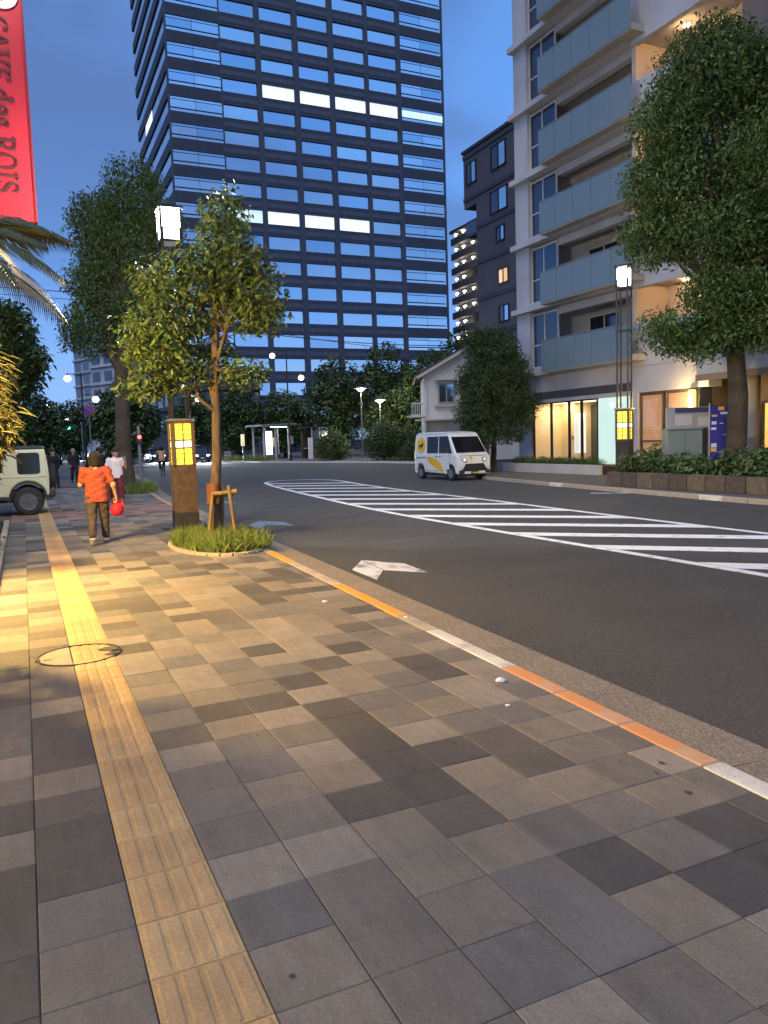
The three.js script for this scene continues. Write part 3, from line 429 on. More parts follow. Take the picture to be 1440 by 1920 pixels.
// far buildings closing the street
function farBuilding(label, x, z, w, h, d, wallM, floors, cols, rec, turn = 0) {
  const t = thing('far_building', label, 'building', [x, 0, z], turn); add('wall', b2(0, w, 0, h, -d, 0), wallM, t); add('roof_edge', b2(-0.2, w + 0.2, h, h + 0.5, -d - 0.2, 0.2), wallM, t);
  const fh = (h - 4) / floors; for (let k = 0; k < floors; k++) { for (let c = 0; c < cols; c++) { const a = (c + 0.14) * w / cols, y = 4 + k * fh; add('window', b2(a, a + w / cols * 0.72, y + 0.5, y + fh * 0.72, -0.1, 0.04), (k * 7 + c * 3 + rec) % 11 === 0 ? glow(1, 0.86, 0.6, 0.9) : M.winGlassDim, t); } for (let c = 0; c < 3; c++) add('window', b2(-0.04, 0.1, 4 + k * fh + 0.5, 4 + k * fh + fh * 0.72, -d * (c + 0.86) / 3, -d * (c + 0.2) / 3), M.winGlassDim, t); add('ledge', b2(-0.4, 0.1, 4 + k * fh - 0.15, 4 + k * fh + 0.2, -d, 0.5), wallM, t); add('ledge', b2(0.11, w + 0.15, 4 + k * fh - 0.15, 4 + k * fh + 0.2, -0.2, 0.55), wallM, t); }
  return t;
}
farBuilding('pale blue-white tower of flats at the end of the street', 15.5, -172, 5, 26, 12, mat(0.42, 0.45, 0.52, 0.85, 0, { map: T.stain }), 8, 3, 3, 0.35);
farBuilding('white building with slanted floor bands behind the tall street tree', 19.5, -160, 8, 25, 12, mat(0.50, 0.52, 0.57, 0.85, 0, { map: T.stain }), 6, 4, 5, 0.5);
farBuilding('low brown building between the tower and the street tree', 20.5, -118, 14, 13, 12, mat(0.09, 0.08, 0.09, 0.85, 0, { map: T.stain }), 3, 6, 1, 0.1);
farBuilding('grey building at the left edge above the dark tree', -15, -80, 12.3, 16.6, 12, mat(0.12, 0.11, 0.12, 0.85, 0, { map: T.stain }), 5, 5, 2);
// ---------------------------------------------------------------- foliage
function spray(n, len, wid, spread, seed) {      // a twig with n folded leaves
  const r = rng(seed), pos = [];
  for (let i = 0; i < n; i++) {
    const o = V3((r() - 0.5) * spread, (r() - 0.5) * spread, (r() - 0.5) * spread), d = V3(r() - 0.5, r() * 0.5 - 0.42, r() - 0.5).normalize(), s = V3(0, 0, 0).crossVectors(d, V3(r() - 0.5, 1, r() - 0.5)).normalize(), u = V3(0, 0, 0).crossVectors(s, d).normalize();
    const L = len * (0.7 + 0.6 * r()), w = wid * (0.7 + 0.6 * r()), at = (a, b, c) => o.clone().addScaledVector(d, a * L).addScaledVector(s, b * w).addScaledVector(u, c * L);
    const A = at(0, 0, 0), B = at(0.42, 0.5, 0.07), C = at(0.45, 0, -0.02), D = at(0.42, -0.5, 0.07), E = at(1, 0, -0.12);
    for (const t of [[A, C, B], [A, D, C], [C, E, B], [C, D, E]]) for (const p of t) pos.push(p.x, p.y, p.z);
  }
  const g = new THREE.BufferGeometry(); g.setAttribute('position', new THREE.Float32BufferAttribute(pos, 3)); g.computeVertexNormals(); return g;
}
const SP = { young: spray(7, 0.105, 0.042, 0.20, 1), big: spray(12, 0.12, 0.056, 0.36, 2), far: spray(8, 0.34, 0.17, 0.7, 3), fine: spray(12, 0.065, 0.028, 0.16, 4), feather: spray(14, 0.14, 0.02, 0.2, 5) };
function foliage(name, parent, lobes, count, geo, m, seed, hollow = 0.45, tint = 0.35, sc = [0.75, 1.35]) {
  const r = rng(seed), im = new THREE.InstancedMesh(geo, m, count), q = new THREE.Quaternion(), e = new THREE.Euler(), c = new THREE.Color(), M4 = new THREE.Matrix4();
  const vol = lobes.map((l) => (l[3] * l[4] * l[5]) ** 0.72), tot = vol.reduce((a, b) => a + b);
  for (let i = 0; i < count; i++) {
    let t = r() * tot, k = 0; while (t > vol[k] && k < lobes.length - 1) t -= vol[k++];
    const [x, y, z, a, b, d] = lobes[k]; let u = V3(r() * 2 - 1, r() * 2 - 1, r() * 2 - 1); while (u.length() > 1 || u.length() < 0.01) u.set(r() * 2 - 1, r() * 2 - 1, r() * 2 - 1);
    const l = Math.max(hollow * (0.6 + 0.4 * r()), u.length()); u.normalize().multiplyScalar(l * (0.86 + 0.26 * fbm(u.x * 3 + 9 + k, u.y * 3 + u.z * 2 + 9, seed, 2)));
    const s = sc[0] + (sc[1] - sc[0]) * r(); e.set((r() - 0.5) * 1.2, r() * 6.283, (r() - 0.5) * 1.2); q.setFromEuler(e);
    M4.compose(V3(x + u.x * a, y + u.y * b, z + u.z * d), q, V3(s, s, s)); im.setMatrixAt(i, M4);
    const v = 1 + (r() - 0.5) * 2 * tint, w = (r() - 0.5) * tint * 0.6; c.setRGB(v * (1 + w), v, v * (1 - w)); im.setColorAt(i, c);
  }
  im.name = name; im.castShadow = im.receiveShadow = true; im.userData.kind = 'stuff'; parent.add(im); return im;
}
function bend(a, b, n, wob, seed) { const r = rng(seed), out = []; for (let i = 0; i <= n; i++) { const t = i / n, p = a.clone().lerp(b, t); if (i && i < n) p.add(V3((r() - 0.5) * wob, (r() - 0.5) * wob * 0.5, (r() - 0.5) * wob)); out.push(p); } return out; }
function tree(name, label, [x, z], base, trunkR, trunkH, lean, lobes, count, geo, leafM, barkM, seed, group, opt = {}) {
  const t = thing(name, label, 'tree', [x, base, z], 0, group), top = V3(lean[0], trunkH, lean[1]), tp = bend(V3(0, -0.05, 0), top, 6, trunkR * 0.7, seed), g = [limb(tp, tp.map((_, i) => trunkR * (i === 0 ? 1.28 : 1 - 0.45 * i / 6)), 12)];
  add('trunk', g, barkM, t);
  const br = []; lobes.forEach((l, i) => { const from = tp[Math.max(2, Math.min(6, 3 + (i * 5 % 4)))].clone(), to = V3(l[0], l[1], l[2]), pts = bend(from, to, 5, 0.18 * to.distanceTo(from), seed + i), r0 = trunkR * (opt.branch || 0.5); br.push(limb(pts, pts.map((_, k) => r0 * (1 - 0.8 * k / 5) + 0.006), 7)); for (let k = 0; k < 4; k++) { const a = pts[2 + k % 3], rr = rng(seed * 31 + i * 7 + k), e = V3(l[0] + (rr() - 0.5) * 1.7 * l[3], l[1] + (rr() - 0.3) * 1.5 * l[4], l[2] + (rr() - 0.5) * 1.7 * l[5]), p2 = bend(a, e, 4, 0.12 * e.distanceTo(a), seed + 90 + i * 5 + k); br.push(limb(p2, p2.map((_, j) => r0 * 0.42 * (1 - 0.8 * j / 4) + 0.004), 5)); } });
  const b = add('branches', br, barkM, t); b.userData.kind = 'stuff';
  foliage('crown', t, lobes, count, geo, leafM, seed, opt.hollow ?? 0.45, opt.tint ?? 0.35, opt.sc);
  return t;
}
// the young tree by the kerb
tree('young_tree', 'slender young tree with loose olive crown in the grassy pit', [2.86, -13.0], 0, 0.095, 4.3, [0.25, -0.1], [
  [0.45, 5.2, -0.1, 0.42, 0.68, 0.45], [0.35, 4.55, 0, 0.75, 0.6, 0.7], [-0.35, 4.25, -0.2, 0.75, 0.45, 0.65], [0.75, 4.05, 0.1, 0.62, 0.6, 0.6], [-0.85, 3.35, -0.1, 0.55, 0.55, 0.6], [-0.45, 2.9, -0.2, 0.5, 0.42, 0.6], [0.95, 3.75, 0.2, 0.42, 0.28, 0.45], [-0.95, 2.6, -0.1, 0.52, 0.22, 0.45], [-0.15, 3.6, -0.3, 0.4, 0.35, 0.5], [0.55, 2.75, 0.2, 0.42, 0.22, 0.4], [0.25, 3.15, -0.3, 0.35, 0.2, 0.35]], 1750, SP.young, M.leaf, M.bark, 101, undefined, { hollow: 0.25, tint: 0.4, branch: 0.34 });
// pit with edging stones and grass
{
  const pit = setting('tree_pit', flat([...Array(28)].map((_, i) => { const a = i / 28 * Math.PI * 2, z = -12.3 + Math.sin(a) * 1.33; return [Math.min(2.72 + Math.cos(a) * 0.62, kerbX(z) - 0.01), z]; }), 0.02, 0.06), M.soil, 'oval soil pit round the young tree');
  const st = mat(0.40, 0.35, 0.28, 0.85, 0, { map: T.stone });
  for (let i = 0; i < 26; i++) { const a = (i + 0.5) / 26 * Math.PI * 2, x = 2.72 + Math.cos(a) * 0.68, z = -12.3 + Math.sin(a) * 1.4; if (x > kerbX(z) - 0.05) continue; const nx = -Math.sin(a) * 0.68, nz = Math.cos(a) * 1.4, o = add('edging_stone', rbx(0.1, 0.06, Math.hypot(nx, nz) * Math.PI * 2 / 26 - 0.008, 0.012, 0, 0, 0, 0, 1), st, pit); o.position.set(x, 0.012, z); o.rotation.y = Math.atan2(nx, nz); }
  const blade = (() => { const g = new THREE.BufferGeometry(); g.setAttribute('position', new THREE.Float32BufferAttribute([-0.006, 0, 0, 0.006, 0, 0, -0.004, 0.55, 0.12, -0.004, 0.55, 0.12, 0.006, 0, 0, 0.005, 0.55, 0.12, -0.004, 0.55, 0.12, 0.005, 0.55, 0.12, 0, 1, 0.42], 3)); g.computeVertexNormals(); return g; })();
  const grass = (name, label, cx, cz, rx, rz, n, h, seed, m) => {
    const r = rng(seed), im = new THREE.InstancedMesh(blade, m, n), c = new THREE.Color(), M4 = new THREE.Matrix4(), q = new THREE.Quaternion(), e = new THREE.Euler(); let i = 0;
    while (i < n) { const u = r() * 2 - 1, v = r() * 2 - 1; if (u * u + v * v > 1) continue; const x = cx + u * rx, z = cz + v * rz, tall = h * (0.5 + 0.8 * r()) * (0.7 + 0.6 * fbm(x * 3, z * 3, seed, 2)); e.set((r() - 0.5) * 1.5, r() * 6.28, (r() - 0.5) * 1.5); q.setFromEuler(e); M4.compose(V3(x, 0.015, z), q, V3(1.3, tall, tall * 0.9)); im.setMatrixAt(i, M4); const k = 0.65 + 0.7 * r(); c.setRGB(k * (0.9 + 0.5 * r()), k, k * 0.8); im.setColorAt(i, c); i++; }
    im.name = numbered(name); im.castShadow = im.receiveShadow = true; tag(im, label, 'grass', undefined, 'stuff'); scene.add(im);
  };
  grass('grass', 'tufty green grass round the foot of the young tree', 2.78, -12.28, 0.72, 1.32, 6000, 0.21, 7, M.grass);
  grass('grass', 'dark grass round the foot of the tall street tree', 3.45, -28.9, 0.85, 1.5, 1500, 0.42, 8, M.grass);
  grass('grass', 'dim grass verge in front of the bus shelter', 19.2, -71.5, 2.2, 5, 2600, 0.5, 9, M.grass);
  const stakes = thing('tree_stake', 'wooden support stakes and crossbar tied to the young tree', 'stake', [3.1, 0, -12.75]);
  const wood = mat(0.30, 0.22, 0.11, 0.9, 0, { map: T.bark }); add('post', rod(V3(0.02, 0, 0.1), V3(-0.05, 0.92, 0.05), 0.032, 10), wood, stakes); add('post', rod(V3(-0.12, 0, -0.3), V3(-0.1, 0.9, -0.22), 0.032, 10), wood, stakes); add('post', rod(V3(-0.42, 0, -0.05), V3(-0.28, 0.8, -0.12), 0.028, 10), wood, stakes); add('crossbar', rod(V3(-0.3, 0.78, -0.1), V3(0.08, 0.82, 0.1), 0.034, 10), wood, stakes); add('crossbar', rod(V3(-0.26, 0.74, -0.2), V3(0.05, 0.76, -0.06), 0.03, 10), wood, stakes);
  add('wrapping', cyl(0.125, 0.12, 0.34, -0.235, 0.78, -0.25, 16), mat(0.20, 0.085, 0.035, 0.95, 0, { map: T.bark }), stakes);
}
// street trees
tree('street_tree', 'tall dark street tree above the left-hand lantern pillar', [3.2, -28.5], 0, 0.30, 8.5, [0.5, -1.2], [[1.1, 10.6, -1.6, 1.2, 1.5, 1.3], [-0.2, 9.7, -1.8, 1.1, 1.1, 1.2], [1.8, 9.5, -1.5, 1.0, 1.0, 1.2], [0.5, 8.5, -1.6, 1.6, 1.2, 1.5], [-0.4, 7.5, -1.5, 1.1, 0.9, 1.2], [-0.6, 5.9, -1.4, 1.25, 1.0, 1.3], [0.5, 6.6, -1.3, 1.1, 0.8, 1.2], [1.5, 6.9, -1.3, 1.0, 0.9, 1.2], [1.0, 5.6, -1.2, 1.3, 0.7, 1.2]], 3600, SP.big, M.leafDusk, M.barkDark, 131, undefined, { hollow: 0.35, sc: [0.8, 1.5] });
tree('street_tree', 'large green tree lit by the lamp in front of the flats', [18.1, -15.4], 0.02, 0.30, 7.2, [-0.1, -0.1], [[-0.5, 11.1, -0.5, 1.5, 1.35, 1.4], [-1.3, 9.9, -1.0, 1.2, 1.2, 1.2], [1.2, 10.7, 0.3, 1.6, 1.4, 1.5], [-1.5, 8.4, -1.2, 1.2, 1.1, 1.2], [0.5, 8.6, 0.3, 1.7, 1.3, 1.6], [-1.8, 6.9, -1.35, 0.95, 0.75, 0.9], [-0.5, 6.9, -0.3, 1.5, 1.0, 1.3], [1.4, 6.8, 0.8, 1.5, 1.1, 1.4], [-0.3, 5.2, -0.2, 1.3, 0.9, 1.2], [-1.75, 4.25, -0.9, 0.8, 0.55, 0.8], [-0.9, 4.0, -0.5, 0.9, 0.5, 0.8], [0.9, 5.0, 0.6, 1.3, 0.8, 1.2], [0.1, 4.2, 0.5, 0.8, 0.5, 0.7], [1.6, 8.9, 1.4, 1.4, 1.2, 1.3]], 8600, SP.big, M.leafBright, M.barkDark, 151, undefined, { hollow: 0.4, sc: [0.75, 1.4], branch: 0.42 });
tree('round_tree', 'dense rounded evergreen tree beside the flats behind the van', [18.3, -28.2], 0.02, 0.14, 3.2, [0.05, 0], [[0.1, 3.3, 0, 1.6, 1.7, 1.5], [0, 5.1, 0, 1.2, 1.1, 1.2], [0.3, 2.1, 0.1, 1.4, 1.0, 1.3], [-0.7, 3.8, 0.2, 1.1, 1.1, 1.1], [-1.1, 2.6, 0.3, 0.9, 0.8, 0.9], [0.9, 4.3, 0.3, 0.8, 0.9, 0.8], [1.2, 2.9, 0.4, 0.8, 0.9, 0.7], [-0.6, 5.5, 0.1, 0.6, 0.6, 0.6], [-1.0, 1.6, 0.3, 0.8, 0.7, 0.8]], 5200, SP.fine, mat(0.050, 0.082, 0.024, 0.7), M.barkDark, 171, undefined, { hollow: 0.6, sc: [1.1, 2.1] });
tree('street_tree', 'dark leafy tree at the left edge beyond the off-road car', [-2.6, -44.5], 0, 0.24, 5, [0.3, 0], [[1.6, 7.4, 0, 2.2, 1.9, 2.1], [0.6, 5.6, 0.2, 2.3, 1.6, 2], [2.6, 6.2, 0.3, 1.5, 1.2, 1.5], [2.2, 5.0, 0.4, 1.5, 1.0, 1.3], [0, 8.6, -0.4, 1.8, 1.3, 1.7]], 1900, SP.far, M.leafDusk, M.barkDark, 191);
{
  const far = [[-1.5, -62, 6.4, 2.6, 'dark tree beside the far twin globe lamps on the near pavement'], [1.6, -84, 6.9, 2.9, 'dark tree behind the double globe lamp far down the pavement'], [7.6, -66, 6.6, 3.0, 'dark tree by the kerb beyond the cyclist'], [9.8, -82, 6.2, 3.0, 'dark tree left of the oncoming cars'], [5.2, -100, 7.2, 3.2, 'dark tree behind the green traffic light'], [12.3, -104, 6.4, 3.4, 'dark tree behind the approaching cars'], [18.6, -92, 7.6, 3.6, 'dark tree above the parked dark car'], [20.4, -79, 7.4, 3.4, 'dark tree left of the bus shelter'], [24.6, -77, 6.9, 3.5, 'dark tree right behind the bus shelter roof'], [28.6, -72, 9.8, 3.8, 'broad dark tree in front of the tower foot'], [33.2, -70, 11.0, 4.0, 'tallest dark tree left of the white house'], [31.2, -57, 9.0, 3.4, 'dark tree between the park lamps and the white house'], [38.4, -64, 11.6, 4.2, 'dark tree rising behind the roof of the white house'], [29.6, -62, 5.6, 2.6, 'small dark tree behind the two park lamps']];
  far.forEach(([x, z, h, w, label], i) => tree('park_tree', label, [x, z], 0, 0.2, h * 0.6, [0.2, 0], [[0, h * 0.74, 0, w * 0.62, h * 0.27, w * 0.62], [w * 0.4, h * 0.55, 0.3, w * 0.6, h * 0.22, w * 0.55], [-w * 0.42, h * 0.56, 0.2, w * 0.58, h * 0.24, w * 0.55], [0.1, h * 0.42, 0.6, w * 0.75, h * 0.2, w * 0.6], [-w * 0.1, h * 0.26, 0.8, w * 0.6, h * 0.16, w * 0.5]], 950, SP.far, i % 3 === 1 ? mat(0.058, 0.09, 0.026, 0.65) : M.leafDusk, M.barkDark, 300 + i * 13, 'dark trees across the junction', { sc: [0.8, 1.5] }));
}
function bush(name, label, [x, y, z], lobes, count, geo, m, seed, group, sc) { const t = thing(name, label, 'shrub', [x, y, z], 0, group); const r = rng(seed), st = []; for (let i = 0; i < 7; i++) { const l = lobes[i % lobes.length], p = bend(V3((r() - 0.5) * 0.12, -0.05, (r() - 0.5) * 0.12), V3(l[0] + (r() - 0.5) * l[3], l[1] + (r() - 0.5) * l[4] * 0.6, l[2] + (r() - 0.5) * l[5]), 4, 0.05, seed + i); st.push(limb(p, p.map((_, k) => 0.016 * (1 - 0.7 * k / 4) + 0.003), 5)); } add('stems', st, M.bark, t).userData.kind = 'stuff'; foliage('leaves', t, lobes, count, geo, m, seed, 0.3, 0.4, sc); return t; }
// park shrubs near the lamps
[[24.9, -53.4, 2.9, 1.7, 'pale green bush lit from above by the park lamp'], [27.2, -52.6, 2.2, 1.5, 'green bush right of the lit park lamp bush'], [25.9, -49.6, 1.2, 1.5, 'low bush on the grass bank behind the van'], [22.6, -58.5, 2.4, 1.3, 'dark bush beside the booth']].forEach(([x, z, h, w, l], i) => bush('park_bush', l, [x, 0.04, z], [[0, h * 0.6, 0, w * 0.8, h * 0.42, w * 0.8], [w * 0.4, h * 0.4, 0.2, w * 0.6, h * 0.35, w * 0.6], [-w * 0.45, h * 0.38, 0.2, w * 0.6, h * 0.35, w * 0.6]], 520, SP.big, mat(0.05, 0.085, 0.022, 0.65), 400 + i, 'bushes in the park', [1.2, 2.2]));
// ---------------------------------------------------------------- planting along the left of the pavement
{
  setting('planting_bed', flat([[-0.5, -6.5], [-0.5, -19], [-3, -19], [-3, -6.5]], 0.05, 0.1), M.soil, 'soil bed with shrubs along the left edge of the pavement');
  const ed = new THREE.Group(); ed.name = 'bed_edging'; scene.add(ed); tag(ed, 'pale stone edging of the planting bed', undefined, undefined, 'structure');
  for (let k = 0; k < 21; k++) { const o = add('edging_stone', rbx(0.1, 0.16, 0.594, 0.012, 0, 0, 0, 0, 1), M.kerb, ed); o.position.set(-0.43, 0.0, -6.8 - k * 0.6); }
  const olive = mat(0.13, 0.12, 0.03, 0.6), cone = mat(0.12, 0.125, 0.035, 0.65);
  bush('conifer_shrub', 'tall feathery yellow-green shrub at the left edge before the car', [-0.95, 0.03, -13.6], [[0.2, 2.0, 0.1, 0.62, 0.65, 0.7], [0.25, 2.7, 0, 0.5, 0.6, 0.6], [0.1, 3.3, -0.1, 0.3, 0.45, 0.35], [-0.25, 1.2, 0.2, 0.5, 0.7, 0.6]], 1500, SP.feather, olive, 501, undefined, [0.9, 1.7]);
  bush('conifer_shrub', 'feathery shrub behind the tallest one at the left edge', [-1.4, 0.03, -16.6], [[0.1, 1.4, 0, 0.6, 1.0, 0.8], [0, 2.3, 0, 0.5, 0.9, 0.6]], 900, SP.feather, cone, 507, undefined, [0.9, 1.7]);
  bush('shading_shrub', 'leafy shrub added at the left to cut off the warm lamp light', [-1.15, 0.03, -11.9], [[0.1, 0.9, 0, 0.42, 0.8, 0.6], [0, 1.5, -0.5, 0.4, 0.6, 0.5], [0.45, 0.3, -1.6, 0.3, 0.3, 0.4]], 420, SP.young, M.leafBright, 513);  // added to block the lamp beyond the warm pool; only its low tuft shows
  bush('shading_shrub', 'loose tall shrub beside the camera left of the manhole', [-1.0, 0.03, -6.9], [[0, 1.3, 0, 0.55, 0.7, 0.55], [0.1, 2.0, 0.1, 0.5, 0.5, 0.5], [0.1, 1.6, 0.9, 0.4, 0.5, 0.4]], 420, SP.young, M.leaf, 519);
  // palm
  const p = thing('palm_tree', 'palm with arching feathery fronds at the left edge', 'palm', [-0.95, 0.03, -6.9]); p.scale.setScalar(0.87);
  const tp = bend(V3(0, -0.05, 0), V3(0.2, 3.5, -0.1), 8, 0.04, 523); add('trunk', limb(tp, tp.map((_, i) => 0.13 - 0.004 * i + (i % 2) * 0.012), 12), M.bark, p);
  const frondM = mat(0.055, 0.075, 0.025, 0.5), r = rng(541);
  const frond = (dir, len, rise, droop, seed) => {
    const g = [], q = rng(seed), d = V3(Math.cos(dir), 0, Math.sin(dir)), s = V3(-d.z, 0, d.x), P = (t) => V3(0.2, 3.5, -0.1).addScaledVector(d, len * t * (1 - 0.12 * t)).add(V3(0, rise * t - droop * t * t, 0)), pts = [...Array(10)].map((_, i) => P(i / 9));
    g.push(limb(pts, pts.map((_, i) => 0.017 * (1 - i / 10) + 0.003), 6)); const pos = [];
    for (let i = 3; i < 60; i++) for (const sd of [-1, 1]) { const t = i / 60, o = P(t), tan = P(t + 0.02).sub(P(t)).normalize(), L = 0.46 * Math.sin(Math.PI * (0.12 + 0.84 * t)) * (0.85 + 0.3 * q()), v = s.clone().multiplyScalar(sd).addScaledVector(tan, 0.75).add(V3(0, 0.22 - 0.5 * t, 0)).normalize(), tip = o.clone().addScaledVector(v, L).add(V3(0, -L * 0.28, 0)), mid = o.clone().addScaledVector(v, L * 0.5), w = tan.clone().multiplyScalar(0.012); const a = o.clone().sub(w), b = o.clone().add(w), c = mid.clone().sub(w), e = mid.clone().add(w); for (const k of [a, b, c, b, e, c, c, e, tip]) pos.push(k.x, k.y, k.z); }
    const lg = new THREE.BufferGeometry(); lg.setAttribute('position', new THREE.Float32BufferAttribute(pos, 3)); lg.computeVertexNormals(); g.push(lg); add('frond', g, frondM, p);
  };
  [[-0.05, 1.7, 1.2, 0.95], [-0.45, 1.75, 0.75, 1.15], [0.35, 1.6, 0.9, 1.1], [0.9, 1.7, 0.9, 1.3], [1.6, 1.7, 1.0, 1.2], [2.4, 1.7, 0.8, 1.3], [3.2, 1.8, 1.0, 1.2], [-0.25, 1.6, 1.35, 1.0], [0.2, 1.4, 0.85, 0.7]].forEach(([a, l, ri, dr], i) => frond(a, l, ri, dr, 550 + i));
  const cy = thing('cycad', 'low plant with long lit arching fronds before the off-road car', 'plant', [-1.2, 0.03, -10.9]); add('stump', cyl(0.16, 0.12, 1.25, 0, 0.6, 0, 12), M.bark, cy);
  const fr2 = (dir, len, rise, droop, seed) => { const q = rng(seed), d = V3(Math.cos(dir), 0, Math.sin(dir)), s = V3(-d.z, 0, d.x), P = (t) => V3(0, 1.25, 0).addScaledVector(d, len * t).add(V3(0, rise * t - droop * t * t, 0)), pts = [...Array(8)].map((_, i) => P(i / 7)), pos = []; for (let i = 2; i < 44; i++) for (const sd of [-1, 1]) { const t = i / 44, o = P(t), tan = P(t + 0.02).sub(P(t)).normalize(), L = 0.26 * Math.sin(Math.PI * (0.15 + 0.8 * t)), tip = o.clone().addScaledVector(s, sd * L).addScaledVector(tan, L * 0.6).add(V3(0, 0.05, 0)), w = tan.clone().multiplyScalar(0.009), a = o.clone().sub(w), b = o.clone().add(w); for (const k of [a, b, tip]) pos.push(k.x, k.y, k.z); } const lg = new THREE.BufferGeometry(); lg.setAttribute('position', new THREE.Float32BufferAttribute(pos, 3)); lg.computeVertexNormals(); add('frond', [limb(pts, pts.map((_, i) => 0.012 * (1 - i / 9)), 5), lg], olive, cy); };
  for (let i = 0; i < 13; i++) fr2(i / 13 * 6.283, 0.85 + 0.2 * r(), 1.25 + 0.4 * r(), 1.1 + 0.4 * r(), 580 + i);
}
// stone planter, shrubs and hedge across the road
{
  const pl = thing('stone_planter', 'low brown stone planter wall under the large green tree', 'planter', [15.5, 0.02, -17.4]); const stoneM = [mat(0.14, 0.115, 0.09, 0.9, 0, { map: T.brick, bumpMap: T.stoneB, bumpScale: 0.01 }), mat(0.11, 0.095, 0.08, 0.9, 0, { map: T.brick, bumpMap: T.stoneB, bumpScale: 0.01 }), mat(0.18, 0.15, 0.115, 0.9, 0, { map: T.brick, bumpMap: T.stoneB, bumpScale: 0.01 })];
  for (let k = 0; k < 18; k++) { add('stone', rbx(0.3, 0.42, 0.585, 0.03, 0, 0.2, k * 0.6, 0, 1), stoneM[k % 3], pl); } add('soil', b2(0.15, 4.2, 0, 0.3, -0.2, 10.4), M.soil, pl); for (let k = 0; k < 6; k++) add('stone', rbx(0.585, 0.42, 0.3, 0.03, 0.4 + k * 0.6, 0.2, -0.35, 0, 1), stoneM[(k + 1) % 3], pl);
  const spots = [[16.0, -17.0, 0.55, 'dark shrub in the planter beside the far lantern pillar'], [16.3, -15.9, 0.5, 'dark shrub in front of the grey-green cabinet'], [16.0, -14.9, 0.45, 'dark shrub at the foot of the blue banner'], [16.5, -13.9, 0.6, 'dark shrub under the large tree trunk'], [16.1, -12.8, 0.6, 'dark shrub at the right edge of the planter'], [17.6, -13.6, 0.7, 'taller dark shrub behind the planter edge'], [17.3, -17.2, 0.75, 'bright-tipped shrub behind the far lantern pillar'], [17.2, -12.2, 0.7, 'dark shrub below the curtained window']];
  spots.forEach(([x, z, s, l], i) => bush('planter_shrub', l, [x, 0.3, z], [[0, s * 0.6, 0, s, s * 0.55, s], [s * 0.4, s * 0.4, 0.3, s * 0.7, s * 0.45, s * 0.7], [-s * 0.3, s * 0.4, -0.3, s * 0.7, s * 0.4, s * 0.7]], 330, SP.young, i === 6 ? M.leafBright : M.leafDusk, 600 + i * 3, 'shrubs in the stone planter', [0.9, 1.8]));
  const hw = thing('garden_wall', 'low white retaining wall in front of the lit shop', 'wall', [19.0, 0.02, -28.6]); for (let k = 0; k < 6; k++) add('wall_panel', b2(0, 0.16, 0, 0.36, k * 1.05, k * 1.05 + 1.043), M.white, hw); add('soil', b2(0.16, 1.45, 0, 0.3, 0, 6.3), M.soil, hw);
  bush('hedge', 'clipped low hedge along the front of the lit shop', [19.6, 0.3, -25.5], [[0, 0.14, -2.2, 0.28, 0.2, 1.1], [0, 0.14, -0.9, 0.28, 0.2, 1.1], [0, 0.14, 0.5, 0.28, 0.2, 1.1], [0, 0.14, 1.9, 0.28, 0.2, 1.0]], 900, SP.fine, M.leafBright, 640, undefined, [0.7, 1.2]);
}
